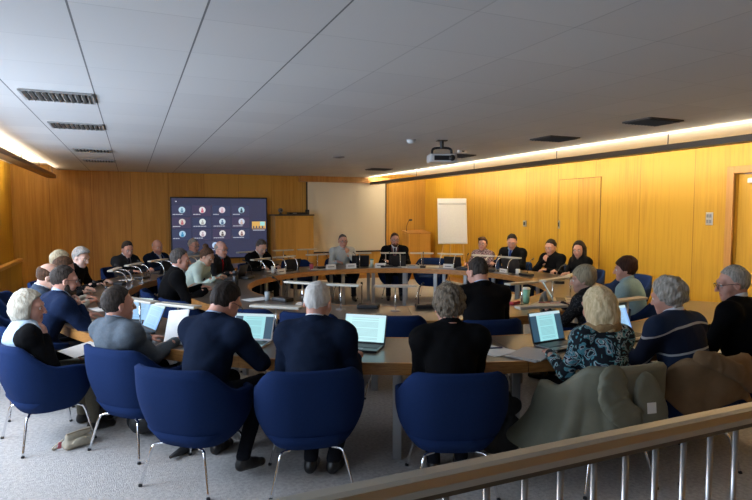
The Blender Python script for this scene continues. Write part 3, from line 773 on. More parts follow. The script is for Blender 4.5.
cup(2.45, -76.5, [(0.034, 0), (0.040, 0.10), (0.046, 0.165)], mat('tumbler_green', (0.20, 0.52, 0.34), 0.4, col2=(0.32, 0.60, 0.42), nscale=14), 'pale green travel tumbler on the inner desk', 'travel_tumbler', 'tumbler', ([(0.048, 0.165), (0.048, 0.175), (0.04, 0.185), (0.035, 0.187)], WHITE))
cup(2.47, -174, [(0.040, 0), (0.040, 0.23), (0.032, 0.25)], mat('flask_black', (0.012, 0.014, 0.018), 0.3), 'tall black flask with a silver ring on the inner desk before the woman in mint', 'flask', 'flask', ([(0.034, 0.25), (0.034, 0.30), (0.026, 0.31)], BLACK))
cup(4.56, -148.4, [(0.036, 0), (0.036, 0.20), (0.028, 0.22)], mat('flask_blue', (0.02, 0.03, 0.05), 0.3), 'dark flask in front of the lit laptop beside the grey suited man', 'flask', 'flask', ([(0.03, 0.22), (0.03, 0.25), (0.05, 0.262), (0.02, 0.285)], BLACK))
cup(2.5, 104, [(0.032, 0), (0.038, 0.10)], mat('cup_pink', (0.45, 0.08, 0.13), 0.5), 'dark pink paper cup on the far inner desk')
cup(2.5, 75.5, [(0.03, 0), (0.038, 0.14)], mat('cup_teal', (0.45, 0.55, 0.48), 0.4), 'pale cup with a teal lid between the two men at the head of the ring', lid=([(0.04, 0.14), (0.04, 0.155), (0.03, 0.16)], mat('teal', (0.05, 0.25, 0.22), .5)))
cup(2.45, 5, [(0.036, 0), (0.04, 0.09)], WHITE, 'white cup before the man in the blue tie')
cup(2.55, 18, [(0.034, 0), (0.034, 0.2), (0.015, 0.24), (0.015, 0.26)], mat('bottle_blue', (0.02, 0.05, 0.16), 0.25), 'dark blue bottle in front of the man in the blue tie', 'bottle', 'bottle')
cup(2.4, -156, [(0.03, 0), (0.035, 0.11)], mat('glass_grey', (0.35, 0.4, 0.42), 0.15), 'plain water glass on the near left of the inner desk', 'drinking_glass', 'glass')
cup(2.52, 124, [(0.03, 0), (0.037, 0.12)], mat('mug_white', (0.75, 0.73, 0.66), 0.4), 'white mug before the bent dark-haired man', 'mug', 'mug')
# bits by the tumbler
x, y = pol(2.42, -80.5); t = empty('red_case', 'small bright red case next to the green tumbler', 'case', (x, y, 0.731), R(20))
b = nb(); bx(b, 0, 0, 0.018, 0.16, 0.07, 0.035, 0.012); obj('case_body', b, mat('case_red', (0.5, 0.01, 0.03), 0.4), t)
b = nb(); bx(b, 0, -0.036, 0.02, 0.14, 0.002, 0.004); obj('zip', b, BLACK, t)
x, y = pol(2.62, -73.5); t = empty('red_pen', 'red pen lying on the cream papers', 'pen', (x, y, 0.745), R(-15))
b = nb(); tube(b, [(-0.08, 0, 0.005), (0.06, 0, 0.005)], 0.0055, 8); obj('barrel', b, MATS['case_red'], t)
b = nb(); tube(b, [(0.06, 0, 0.005), (0.078, 0, 0.005)], [0.005, 0.001], 8); obj('tip', b, BLACK, t)
x, y = pol(4.28, -105); t = empty('blue_pen', 'dark blue pen lying on the white papers near the dark curly-haired man', 'pen', (x, y, 0.740), R(-10))
b = nb(); tube(b, [(-0.07, 0, 0.005), (0.06, 0, 0.005)], 0.006, 8); obj('barrel', b, mat('pen_navy', (0.02, 0.03, 0.12), .3), t)
b = nb(); tube(b, [(0.06, 0, 0.005), (0.078, 0, 0.005)], [0.005, 0.001], 8); obj('tip', b, CHROME, t)
x, y = pol(2.34, 56); t = empty('desk_telephone', 'grey conference telephone on the far inner desk right of the bearded man', 'telephone', (x, y, 0.731), R(56 + 90))
b = nb(); bx(b, 0, 0, 0.025, 0.24, 0.18, 0.05, 0.012, M=Matrix.Rotation(R(-6), 4, 'X')); obj('body', b, mat('phone_grey', (0.38, 0.4, 0.4), .4), t)
b = nb(); bx(b, 0.03, 0.03, 0.055, 0.12, 0.07, 0.006); obj('keypad', b, BLACK, t)
b = nb(); tube(b, smoothpath([(-0.09, -0.07, 0.07), (-0.09, 0, 0.085), (-0.09, 0.07, 0.07)], 4), 0.016, 8); obj('handset', b, DARKMET, t, True)

# ------------------------------------------------------------------ handrail in the foreground
RAIL = mat('rail_brass_grey', (0.50, 0.47, 0.40), 0.38, 0.85)
t = empty('metal_handrail', 'brushed metal handrail with round balusters across the lower right corner', 'handrail', (1.6, 1.50, 0))
b = nb()
prof = [(-0.038, 0.940), (-0.043, 0.965), (-0.036, 0.992), (-0.02, 1.000), (0.02, 1.000), (0.036, 0.992), (0.043, 0.965), (0.038, 0.940)]
A_ = [b.verts.new((-1.9, y, z)) for y, z in prof]; B_ = [b.verts.new((2.6, y, z)) for y, z in prof]
for i in range(8): b.faces.new((A_[i], A_[(i + 1) % 8], B_[(i + 1) % 8], B_[i]))
b.faces.new(A_[::-1]); b.faces.new(B_); bmesh.ops.recalc_face_normals(b, faces=b.faces[:])
obj('top_rail', b, RAIL, t)
b = nb(); bx(b, 0.35, 0, 0.930, 4.5, 0.05, 0.026); obj('under_rail', b, mat('rail_dark', (0.14, 0.11, 0.075), 0.35, 0.6), t)
b = nb(); bx(b, 0.35, 0, 0.10, 4.5, 0.04, 0.03, 0.004); obj('bottom_rail', b, RAIL, t)
BAL = mat('baluster_steel', (0.42, 0.41, 0.40), 0.3, 0.8)
for k in range(28):
    xx = -1.781 + 0.153 * k
    b = nb(); tube(b, [(xx, 0, 0.11), (xx, 0, 0.935)], 0.0115, 12); obj('baluster', b, BAL, t, True)
for xx in (-1.87, 2.57):
    b = nb(); bx(b, xx, 0, 0.47, 0.03, 0.04, 0.94, 0.003); obj('post', b, BAL, t)
# ------------------------------------------------------------------ figures: smooth surfaces grown from distance fields
def V(*a): return np.array(a, float)


def nrm(v): return v / (np.linalg.norm(v) + 1e-9)


def rotX(a): c, s = math.cos(a), math.sin(a); return np.array([[1, 0, 0], [0, c, -s], [0, s, c]])
def rotY(a): c, s = math.cos(a), math.sin(a); return np.array([[c, 0, s], [0, 1, 0], [-s, 0, c]])
def rotZ(a): c, s = math.cos(a), math.sin(a); return np.array([[c, -s, 0], [s, c, 0], [0, 0, 1]])


def cap(a, b, ra, rb=None, k=0.02): return ('cap', np.array(a, float), np.array(b, float), ra, ra if rb is None else rb, k)
def ell(c, r, M=None, k=0.02): return ('ell', np.array(c, float), np.array(r, float), M, k)
def sub(p): return ('sub', p)


def f_cap(P, p):
    a, b, ra, rb = p[1:5]; ab = b - a
    pa = P - a; t = np.clip((pa @ ab) / max(ab @ ab, 1e-9), 0, 1)
    return np.linalg.norm(pa - t[..., None] * ab, axis=-1) - (ra + (rb - ra) * t)


def f_ell(P, p):
    q = P - p[1]
    if p[3] is not None: q = q @ p[3]
    k0 = np.linalg.norm(q / p[2], axis=-1); k1 = np.linalg.norm(q / p[2] ** 2, axis=-1)
    return k0 * (k0 - 1) / (k1 + 1e-9)


def bbox(p):
    if p[0] == 'cap': r = max(p[3], p[4]); return np.minimum(p[1], p[2]) - r, np.maximum(p[1], p[2]) + r
    r = max(p[2]); return p[1] - r, p[1] + r


class Field:
    def __init__(s, lo, hi, h):
        s.lo = np.array(lo, float); s.h = h
        s.n = np.ceil((np.array(hi) - s.lo) / h).astype(int) + 1
        ax = [s.lo[i] + h * np.arange(s.n[i]) for i in range(3)]
        s.P = np.stack(np.meshgrid(*ax, indexing='ij'), -1)
        s.f = np.full(s.n, 0.5)

    def add(s, prims):
        for p in prims:
            neg = p[0] == 'sub'
            if neg: p = p[1]
            k = p[-1]; lo, hi = bbox(p); m = max(k, 0.01) * 1.5 + s.h * 2 + 0.02
            i0 = np.clip(np.floor((lo - m - s.lo) / s.h).astype(int), 0, s.n); i1 = np.clip(np.ceil((hi + m - s.lo) / s.h).astype(int) + 1, 0, s.n)
            if (i1 <= i0).any(): continue
            sl = tuple(slice(a, b) for a, b in zip(i0, i1))
            d = (f_cap if p[0] == 'cap' else f_ell)(s.P[sl], p); f = s.f[sl]
            if neg:
                d = -d; hh = np.maximum(k - np.abs(f - d), 0) / k; s.f[sl] = np.maximum(f, d) + hh * hh * k * .25
            else:
                hh = np.maximum(k - np.abs(f - d), 0) / k; s.f[sl] = np.minimum(f, d) - hh * hh * k * .25
        return s

    def mesh(s):
        f = s.f; f[0] = f[-1] = 0.1; f[:, 0] = f[:, -1] = 0.1; f[:, :, 0] = f[:, :, -1] = 0.1
        S = f < 0
        c = [S[a:S.shape[0] - 1 + a, b_:S.shape[1] - 1 + b_, d:S.shape[2] - 1 + d] for a in (0, 1) for b_ in (0, 1) for d in (0, 1)]
        cnt = sum(x.astype(np.int8) for x in c); mask = (cnt > 0) & (cnt < 8)
        I = np.argwhere(mask); idx = -np.ones(mask.shape, int); idx[mask] = np.arange(len(I))
        pos = np.zeros((len(I), 3)); num = np.zeros(len(I))
        offs = [(a, b_, d) for a in (0, 1) for b_ in (0, 1) for d in (0, 1)]
        for i, oa in enumerate(offs):
            for ob in offs[i + 1:]:
                if sum(abs(x - y) for x, y in zip(oa, ob)) != 1: continue
                fa = f[tuple((I + oa).T)]; fb = f[tuple((I + ob).T)]
                cr = (fa < 0) != (fb < 0); t = np.where(cr, fa / np.where(cr, fa - fb, 1), 0)
                pos += np.where(cr[:, None], np.array(oa) + t[:, None] * (np.array(ob) - np.array(oa)), 0); num += cr
        v = (I + pos / num[:, None]) * s.h + s.lo
        Fs = []
        for ax in range(3):
            o = [0, 0, 0]; o[ax] = 1
            A = S[tuple(slice(0, S.shape[i] - o[i]) for i in range(3))]; B = S[tuple(slice(o[i], None) for i in range(3))]
            E = np.argwhere(A != B)
            u, w = [(1, 2), (2, 0), (0, 1)][ax]
            E = E[(E[:, u] > 0) & (E[:, w] > 0) & (E[:, u] < S.shape[u] - 1) & (E[:, w] < S.shape[w] - 1)]
            du = np.zeros(3, int); du[u] = 1; dw = np.zeros(3, int); dw[w] = 1
            q = np.stack([idx[tuple((E - du - dw).T)], idx[tuple((E - dw).T)], idx[tuple(E.T)], idx[tuple((E - du).T)]], 1)
            ins = S[tuple(E.T)]
            q[~ins] = q[~ins][:, ::-1]; Fs.append(q)
        return v, np.concatenate(Fs)


def field_mesh(prims, h, post=None, pad=0.03):
    los, his = zip(*[bbox(p) for p in prims if p[0] != 'sub'])
    F = Field(np.min(los, 0) - pad, np.max(his, 0) + pad, h).add(prims)
    if post: F.f = post(F.P, F.f)
    return F.mesh()


def to_obj(name, parts, mats, parent=None, matidx=None):
    vs, fs, mi, o = [], [], [], 0
    for k, (v, f) in enumerate(parts):
        vs.append(v); fs.append(f + o); o += len(v); mi.append(np.full(len(f), 0 if matidx is None else matidx[k]))
    v = np.concatenate(vs); f = np.concatenate(fs); mi = np.concatenate(mi)
    me = bpy.data.meshes.new(name)
    me.vertices.add(len(v)); me.vertices.foreach_set('co', v.astype(np.float32).ravel())
    me.loops.add(len(f) * 4); me.loops.foreach_set('vertex_index', f.astype(np.int32).ravel())
    me.polygons.add(len(f)); me.polygons.foreach_set('loop_start', np.arange(0, len(f) * 4, 4, dtype=np.int32)); me.polygons.foreach_set('loop_total', np.full(len(f), 4, dtype=np.int32))
    me.polygons.foreach_set('use_smooth', np.ones(len(f), bool))
    for m in (mats if isinstance(mats, (list, tuple)) else [mats]): me.materials.append(m)
    me.polygons.foreach_set('material_index', mi.astype(np.int32))
    me.update(calc_edges=True); me.validate()
    ob = bpy.data.objects.new(name, me); C.objects.link(ob)
    if parent: ob.parent = parent
    return ob


def wrinkle(amp, fr, seed=0):
    rng = np.random.RandomState(seed); D = [nrm(rng.randn(3)) for _ in range(6)]; ph = rng.rand(6) * 6

    def g(P, f):
        a = P @ D[0] * fr + ph[0] + 1.6 * np.sin(P @ D[1] * fr * .6 + ph[1]); b_ = P @ D[2] * fr * 1.7 + ph[2] + 1.5 * np.sin(P @ D[3] * fr * .8 + ph[3])
        return f + amp * (np.sin(a) * .6 + .4 * np.sin(b_) * np.sin(P @ D[4] * fr + ph[4]))
    return g


# ---- head, in its own frame: origin at the base of the skull, +y the face, z up
def head_prims(jaw=1.0, nose=1.0, fat=1.0):
    return [ell((0, -.012, .128), (.074, .094, .096), k=.02), ell((0, .030, .080), (.062 * fat, .064, .088), k=.03),
            ell((0, .044, .022), (.047 * jaw * fat, .050, .036), k=.03), ell((0, .078, .002), (.024 * jaw, .018, .018), k=.025),
            cap((0, -.03, -.13), (0, -.018, .04), .060 * fat, .054 * fat, k=.03),
            cap((-.045, .076, .128), (.045, .076, .128), .016, k=.02), ell((-.042, .062, .066), (.022, .022, .022), k=.03), ell((.042, .062, .066), (.022, .022, .022), k=.03),
            sub(ell((-.032, .103, .106), (.018, .016, .012), k=.014)), sub(ell((.032, .103, .106), (.018, .016, .012), k=.014)),
            cap((0, .092, .118), (0, .112 + .006 * nose, .072), .008, .0125 * nose, k=.012), ell((-.013, .102, .066), (.008, .010, .007), k=.006), ell((.013, .102, .066), (.008, .010, .007), k=.006),
            ell((0, .093, .040), (.026, .011, .006), k=.006), ell((0, .091, .030), (.022, .011, .007), k=.006), sub(ell((0, .105, .0355), (.024, .008, .0018), k=.004)),
            ell((-.079, -.004, .092), (.009, .020, .033), rotY(.15), k=.010), ell((.079, -.004, .092), (.009, .020, .033), rotY(-.15), k=.010),
            sub(ell((-.088, .002, .096), (.006, .010, .018), k=.008)), sub(ell((.088, .002, .096), (.006, .010, .018), k=.008))]


_hc = {}


def head_mesh(h, jaw, nose, fat):
    k = (h, jaw, nose, fat)
    if k not in _hc:
        v, f = field_mesh(head_prims(jaw, nose, fat), h, pad=.02)
        c = v[f].mean(1)
        lips = (np.abs(c[:, 0]) < .025) & (c[:, 1] > .088) & (c[:, 2] > .024) & (c[:, 2] < .046)
        _hc[k] = (v, f, lips)
    return _hc[k]


_hr = {}


def hair_mesh(style, h, seed=0):
    key = (style, h, seed)
    if key in _hr: return _hr[key]
    lo, hi = np.array([-.17, -.20, -.24]), np.array([.17, .17, .30])
    F = Field(lo, hi, h); P = F.P; x, y, z = P[..., 0], P[..., 1], P[..., 2]
    base = dict(short=(.083, .103, .106), receding=(.081, .101, .102), crop=(.079, .099, .101), fringe=(.084, .103, .100), curly=(.100, .118, .122), fluffy=(.100, .118, .122),
                bob=(.098, .116, .118), straight_bob=(.094, .112, .112), long=(.092, .112, .112), bun=(.084, .104, .106), swept=(.086, .108, .114), pixie=(.092, .112, .114), hood=(.1, .12, .12))[style]
    prims = [ell((0, -.014, .130), base, k=.03)]
    if style == 'bob': prims += [ell((0, -.022, .075), (.108, .112, .105), k=.04)]
    if style == 'straight_bob': prims += [ell((0, -.028, .060), (.105, .105, .125), k=.05), cap((-.055, -.05, .03), (-.06, -.045, -.06), .05, .048, k=.04), cap((.055, -.05, .03), (.06, -.045, -.06), .05, .048, k=.04), cap((0, -.075, .03), (0, -.075, -.065), .05, .045, k=.04)]
    if style == 'long': prims += [cap((-.06, -.03, .10), (-.085, .03, -.15), .05, .035, k=.04), cap((.06, -.03, .10), (.085, .03, -.15), .05, .035, k=.04), cap((0, -.06, .08), (0, -.085, -.16), .06, .05, k=.05)]
    if style == 'bun': prims += [ell((0, -.085, .225), (.045, .042, .038), k=.015)]
    if style == 'swept': prims += [ell((.015, .045, .205), (.065, .05, .03), k=.03)]
    if style == 'pixie': prims += [ell((0, -.05, .165), (.085, .075, .075), k=.03)]
    F.add(prims); f = F.f
    amp, fr = dict(curly=(.0075, 150), fluffy=(.007, 90), pixie=(.004, 80), swept=(.003, 90), bun=(.003, 90)).get(style, (.0034, 100))
    f = wrinkle(amp, fr, seed)(P, f)
    if style in ('curly', 'fluffy'): f = wrinkle(amp * .8, fr * .5, seed + 5)(P, f)
    # hair line: keep what lies behind it
    zz = [-.3, -.06, .0, .05, .085, .125, .16, .19, .215, .26]
    yy = dict(short=[-.06, -.06, -.055, -.032, .006, .012, .026, .060, .092, .12], crop=[-.06, -.06, -.055, -.032, .004, .010, .022, .054, .086, .12], swept=[-.06, -.06, -.055, -.032, .008, .014, .030, .068, .12, .15],
              receding=[-.06, -.06, -.055, -.030, .008, .018, .022, .030, .045, .07], fringe=[-.06, -.06, -.05, -.030, .006, .010, -.01, -.03, -.05, -.06],
              curly=[-.06, -.06, -.05, -.02, .015, .030, .050, .075, .10, .13], fluffy=[-.05, -.05, -.04, -.01, .02, .035, .055, .08, .10, .13], pixie=[-.05, -.05, -.045, -.02, .022, .045, .075, .105, .12, .14],
              bob=[.02, .02, .025, .03, .033, .036, .042, .064, .095, .13], straight_bob=[.02, .02, .02, .025, .03, .034, .04, .064, .09, .13], long=[.05, .045, .035, .032, .030, .030, .034, .054, .082, .13], bun=[-.05, -.05, -.04, -.01, .010, .018, .030, .062, .09, .12], hood=[0] * 10)[style]
    yh = np.interp(z, zz, yy) + .004 * np.sin(x * 160 + seed) + (0 if style in ('long', 'fringe') else -.0)
    cut = y - yh
    f = np.maximum(f, cut)
    zb = dict(bob=-.045, straight_bob=-.055, long=-.19, fluffy=-.012, curly=.0, pixie=-.005).get(style, .012)
    f = np.maximum(f, zb + .006 * np.sin(x * 90) - z)
    if style == 'fringe': f = np.maximum(f, z - (.165 - .3 * np.maximum(y + .05, 0)))
    if style in ('short', 'crop', 'receding', 'fringe', 'swept', 'bun'):  # clear the ears
        for s in (-1, 1):
            q = (P - np.array([s * .09, .004, .086])) / np.array([.03, .022, .036]); f = np.maximum(f, (1 - np.linalg.norm(q, axis=-1)) * .022)
    if style in ('bob', 'straight_bob', 'long'):  # hollow in front of the neck
        q = (P - np.array([0, .06, -.06])) / np.array([.058, .09, .12]); f = np.maximum(f, (1 - np.linalg.norm(q, axis=-1)) * .05)
    F.f = f
    _hr[key] = F.mesh(); return _hr[key]


# ---- hand, in its own frame: wrist at the origin, +y towards the fingers, palm facing -z, thumb on +x side
_hd = {}


def hand_mesh(curl, h, mirror):
    key = (curl, h, mirror)
    if key in _hd: return _hd[key]
    c = R(curl)
    pr = [cap((0, -.06, 0), (0, .005, 0), .026, .025, k=.015), ell((0, .045, 0), (.040, .050, .0155), k=.012), ell((.018, .03, -.006), (.018, .032, .014), k=.012)]
    for i, (fx, ln) in enumerate(((.030, .072), (.010, .080), (-.011, .074), (-.030, .058))):
        p = V(fx * .9, .082 - .004 * abs(i - 1), 0); seg = [.45, .30, .25]; ang = -c * .6; sp = (fx * 2.2)
        r_ = .0092 - .0008 * i
        for j, s_ in enumerate(seg):
            d_ = V(math.sin(sp) * math.cos(ang), math.cos(ang) * math.cos(sp), math.sin(ang)); q = p + d_ * ln * s_
            pr.append(cap(p, q, r_ - .0006 * j, r_ - .0006 * (j + 1), k=.004)); p = q; ang -= c
    p = V(.030, .018, -.004)
    for d_, ln, r_ in ((V(.75, .62, -.25), .038, .0115), (V(.45, .82, -.30 - .3 * c), .030, .0105), (V(.15, .9, -.3 - .4 * c), .022, .009)):
        q = p + nrm(d_) * ln; pr.append(cap(p, q, r_, r_ * .92, k=.006)); p = q
    v, f = field_mesh(pr, h, pad=.012)
    if mirror: v = v * V(-1, 1, 1); f = f[:, ::-1]
    _hd[key] = (v, f); return _hd[key]


def ik(S, T, l1, l2, pole):
    d = T - S; L_ = np.linalg.norm(d)
    if L_ > (l1 + l2) * .995: T = S + d / L_ * (l1 + l2) * .995; d = T - S; L_ = np.linalg.norm(d)
    u = d / L_; a = (l1 * l1 - l2 * l2 + L_ * L_) / (2 * L_); hh = math.sqrt(max(l1 * l1 - a * a, 1e-6))
    w = pole - u * (pole @ u); w = nrm(w)
    return S + u * a + w * hh, T


SKIN = {}


def skin(tone):
    if tone not in SKIN:
        c = dict(pink=(.56, .31, .235), fair=(.60, .38, .29), tan=(.42, .25, .17), pale=(.62, .42, .34))[tone]
        SKIN[tone] = mat('skin_' + tone, c, 0.5, col2=(c[0] * .86, c[1] * .74, c[2] * .70), nscale=9, spec=.4, bump=.08, bscale=120)
        mat('lips_' + tone, (c[0] * .8, c[1] * .55, c[2] * .55), .45)
    return SKIN[tone], MATS['lips_' + tone]


def hairmat(n, c, c2):
    return mat('hair_' + n, c, .62, col2=c2, nscale=30, nstretch=(2.4, 2.4, .4), bump=.6, bscale=60, bstretch=(2.5, 2.5, .3), spec=.10)


def cloth(n, c, **k):
    k.setdefault('bump', .25); k.setdefault('bscale', 9); k.setdefault('noise', .18); k.setdefault('nscale', 60)
    return mat('cloth_' + n, c, .9, spec=.06, **k)


EYEW = mat('eye_white', (.7, .68, .65), .25); EYED = mat('eye_iris', (.03, .02, .015), .2); SHOE = mat('shoe_black', (.012, .011, .011), .3); SPEC = mat('spectacle_frame', (.03, .025, .02), .35)


def person(lab, r, a, near=False, lean=8, turn=0, head=(0, 8, 0), tone='pink', hair=('short', 'dkgrey'), top='jacket', topm=None, shirt=None, tie=None, trousers=None, fat=1.0, scale=1.0, male=True,
           L=(-.20, .37, .79), Rr=(.20, .37, .79), curl=(28, 28), hdirL=None, hdirR=None, glasses=False, beard=None, legs=None, side=0.0, seatz=.0, jaw=1.0, scarf=None, lanyard=None, polesx=1.0, slump=0.0, group=None, neckfwd=0.0, poleL=None, poleR=None, back=0.0, vest=None):
    hb, hh, hhd = (.011, .0055, .0048) if near else (.016, .0075, .0062)
    sk, lp = skin(tone)
    x, y = pol(r, a)
    root = empty('person', lab, 'person', (x, y, 0), R(a + 90 + turn), group)
    root.scale = (scale,) * 3
    seed = int(abs(a) * 7 + r * 100) % 997
    le = R(lean)
    slump = slump + (.045 if near else .065); HS = 1.11 if male else 1.09
    sw = (.192 if male else .165)
    P0 = V(0, -.075 - back, .555 + seatz)
    sd = V(math.sin(R(side)), 0, 0)
    W = P0 + V(0, math.sin(le * .6), math.cos(le * .6)) * (.20 - slump * .3) + sd * .15
    Ch = W + V(0, math.sin(le), math.cos(le)) * (.17 - slump * .4) + sd * .15
    S = Ch + V(0, math.sin(le * 1.25 + .06), math.cos(le * 1.25)) * (.135 - slump * .3) + sd * .1
    hy, hp, hr = [R(q) for q in head]
    N = S + V(0, math.sin(le) * .04 + .012 + neckfwd * .4, .040)
    nl = le * .8 + hp * .35 + .15
    HO = N + V(0, math.sin(nl), math.cos(nl)) * .040
    HM = (rotZ(hy) @ rotX(-hp) @ rotY(hr)) * HS
    T_ = rotX(-le)
    fa = fat; fm = 1.0 if male else .90

    def torso(i):
        pr = [ell(P0 + V(0, 0, -.01), (.172 * fa * fm ** .3 + i, .125 * fa + i, .125 + i), T_, k=.06), ell(W, (.150 * fa * fm + i, .112 * fa ** 1.6 + i, .155 + i), T_, k=.07), ell(Ch + V(0, .004, 0), (.165 * fa ** .6 * fm + i, .118 * fa ** .6 + i, .150 + i), T_, k=.06),
              cap(S + V(-sw + .025, 0, -.025), S + V(sw - .025, 0, -.025), .062 + i, k=.06), cap(S + V(-sw + .01, 0, -.022), N + V(-.02, -.008, .012), .050 + i, .042 + i, k=.05), cap(S + V(sw - .01, 0, -.022), N + V(.02, -.008, .012), .050 + i, .042 + i, k=.05),
              ell(S + V(0, -.035, -.07), (.13 * fm + i, .075 + i, .11 + i), T_, k=.05)]
        if not male: pr += [ell(Ch + V(-.07, .085, .0), (.06 + i, .05 + i, .06 + i), k=.04), ell(Ch + V(.07, .085, .0), (.06 + i, .05 + i, .06 + i), k=.04)]
        return pr
    arms = []
    for sg, T, cu, hd, pl in ((-1, L, curl[0], hdirL, poleL), (1, Rr, curl[1], hdirR, poleR)):
        Sh = S + V(sg * sw, .0, -.03)
        if isinstance(T, str):
            T = HO + HM @ V(sg * .060, .140, -.100); hd = (HM @ V(-sg * .30, -.30, 1), HM @ V(sg * .3, 1, .15)); pl = (sg * .35, .7, -1) if pl is None else pl
        T = np.array(T, float)
        pole = V(sg * .36 * polesx, -.35, -.75) if pl is None else np.array(pl, float)
        E_, T = ik(Sh, T, .29, .265, pole)
        fd = nrm(T - E_) if hd is None else nrm(np.array(hd[0], float))
        up = V(0, 0, 1) if hd is None else np.array(hd[1], float)
        if hd is None: fd = nrm(V(fd[0] - sg * .25, max(fd[1], .2), fd[2] * .25 - .03))
        up = nrm(up - fd * (up @ fd)); xx = np.cross(fd, up)
        arms.append((sg, Sh, E_, T, fd, up, xx, cu))

    def armp(i, cuff=True):
        pr = []
        for sg, Sh, E_, T, fd, up, xx, cu in arms:
            we = T - nrm(T - E_) * (.012 if cuff else -.02)
            pr += [cap(Sh, E_, (.056 if male else .050) + i * 1.1, (.048 if male else .042) + i, k=.045), cap(E_, we, (.047 if male else .042) + i, (.029 if not cuff else .031) + i * .75, k=.02), ell(Sh, (.054 + i,) * 3, k=.07)]
        return pr
    lg = legs or [((-.125, .40, .53), (-.13, .40, .10), 0), ((.125, .40, .53), (.13, .42, .10), 0)]
    LG = []
    for sg, (kn, an, toe) in zip((-1, 1), lg):
        LG.append((P0 + V(sg * .095, .01, -.015), np.array(kn, float), np.array(an, float), R(toe)))

    def legp(i):
        pr = []
        for Hj, K, A, _ in LG: pr += [cap(Hj, K, .080 * fa ** .5 + i, .056 + i, k=.05), cap(K, A, .055 + i, .038 + i, k=.03)]
        return pr
    # body
    body = field_mesh([p for p in torso(-.012)] + armp(-.004, False) + legp(-.012) + [cap(S + V(0, .015, .0), HO + HM @ V(0, -.02, .03), .056, .056 if male else .048, k=.03)], hb)
    hv, hf, lips = head_mesh(hh, jaw, 1.0, fa ** .3)
    parts = [body, (hv @ HM.T + HO, hf)]
    for sg, Sh, E_, T, fd, up, xx, cu in arms:
        v, f = hand_mesh(cu, hhd, sg > 0)
        v = v @ np.stack([xx, fd, up]) + T - fd * .0; parts.append((v, f))
    ob = to_obj('body', parts, [sk, lp], root)
    n0 = len(body[1]); mi = np.zeros(len(ob.data.polygons), np.int32); mi[n0:n0 + len(hf)] = lips; ob.data.polygons.foreach_set('material_index', mi)
    for sg in (-1, 1):
        b = nb(); bmesh.ops.create_uvsphere(b, u_segments=10, v_segments=8, radius=.0125)
        for f in b.faces: f.material_index = 1 if f.calc_center_median().y > .0095 else 0
        Mx = Matrix.Translation(Vector(HO + HM @ V(sg * .031, .083, .105))) @ Matrix(HM.tolist()).to_4x4()
        for v in b.verts: v.co = Mx @ v.co
        obj('eye', b, [EYEW, EYED], root, True)
    # hair
    if hair:
        v, f = hair_mesh(hair[0], hh * .95, seed % 3); to_obj('hair', [(v @ HM.T + HO, f)], HAIRS[hair[1]], root)
    BR = HAIRS[hair[1]] if hair else HAIRS['grey']
    b = nb()
    for sg in (-1, 1): tube(b, [Vector(HO + HM @ V(sg * q, yy, zz)) for q, yy, zz in ((.016, .097, .124), (.032, .095, .130), (.05, .082, .124))], [.003, .004, .0025], 6)
    obj('eyebrows', b, BR, root)
    if beard:
        F = Field((-.09, -.02, -.04), (.09, .14, .09), hh * .9)
        F.add([ell((0, .044, .022), (.055, .058, .045), k=.02), ell((0, .080, .0), (.034, .028, .026), k=.02), cap((-.03, .098, .048), (.03, .098, .048), .009, k=.006), ell((-.05, .02, .06), (.017, .03, .05), k=.02), ell((.05, .02, .06), (.017, .03, .05), k=.02)])
        F.f = np.maximum(F.f, -(np.linalg.norm((F.P - V(0, .11, .037)) / V(.024, .03, .008), axis=-1) - 1) * .01)
        F.f = np.maximum(F.f, (F.P[..., 2] - .05) - np.maximum(np.abs(F.P[..., 0]) - .042, 0) * 4)
        F.f = wrinkle(.0015, 180, 3)(F.P, F.f)
        v, f = F.mesh(); to_obj('beard', [(v @ HM.T + HO, f)], HAIRS[beard], root)
    if glasses:
        b = nb(); MM = Matrix.Translation(Vector(HO)) @ Matrix(HM.tolist()).to_4x4()
        for sg in (-1, 1):
            tube(b, [MM @ Vector((sg * .034 + .024 * math.cos(q), .112 - abs(math.cos(q)) * .002, .104 + .018 * math.sin(q))) for q in [2 * PI * k / 14 for k in range(15)]], .0022, 6, False)
            tube(b, [MM @ Vector(p) for p in ((sg * .058, .110, .110), (sg * .080, .07, .112), (sg * .086, .0, .108), (sg * .084, -.012, .098))], .0022, 6)
        tube(b, [MM @ Vector(p) for p in ((-.011, .113, .108), (0, .116, .110), (.011, .113, .108))], .0022, 6)
        obj('glasses', b, SPEC, root)
    tm = topm; ws = dict(jacket=.0060, sweater=.0050, shirt=.004, blouse=.004, coat=.006)[top]
    i = dict(jacket=.022, sweater=.018, shirt=.013, blouse=.015, coat=.03)[top]
    neckR = .064 if top != 'coat' else .07
    zV = S[2] - (.26 if top == 'jacket' else 0)

    def wedge(P, half, extra=0):
        w_ = np.clip((P[..., 2] - zV + extra) / (N[2] - zV), 0, 1.2) * half
        yb = np.interp(P[..., 2], [P0[2], W[2], Ch[2], S[2], N[2]], [P0[1], W[1], Ch[1], S[1], N[1]]) + .02
        cx_ = np.interp(P[..., 2], [P0[2], S[2]], [P0[0], S[0]])
        return np.maximum(np.abs(P[..., 0] - cx_) - w_, yb - P[..., 1])

    def post(P, f):
        f = wrinkle(ws, 26, seed)(P, f)
        f = wrinkle(ws * .4, 70, seed + 1)(P, f)
        if top == 'jacket':
            f = np.maximum(f, -wedge(P, .075))
            f = np.maximum(f, -(np.abs(P[..., 0] - P0[0]) * .6 + .0025 * 0 + .0) if False else f)
        return f
    pr = torso(i) + armp(i * .75)
    hem = [cap(P0 + V(-.08, .03, -.03), P0 + V(-.10, .17, -.03), .095 * fa + i, .08 + i * .5, k=.05), cap(P0 + V(.08, .03, -.03), P0 + V(.10, .17, -.03), .095 * fa + i, .08 + i * .5, k=.05)]
    pr += hem
    nk = S + (V(0, .02, .09) - V(0, 0, 0))
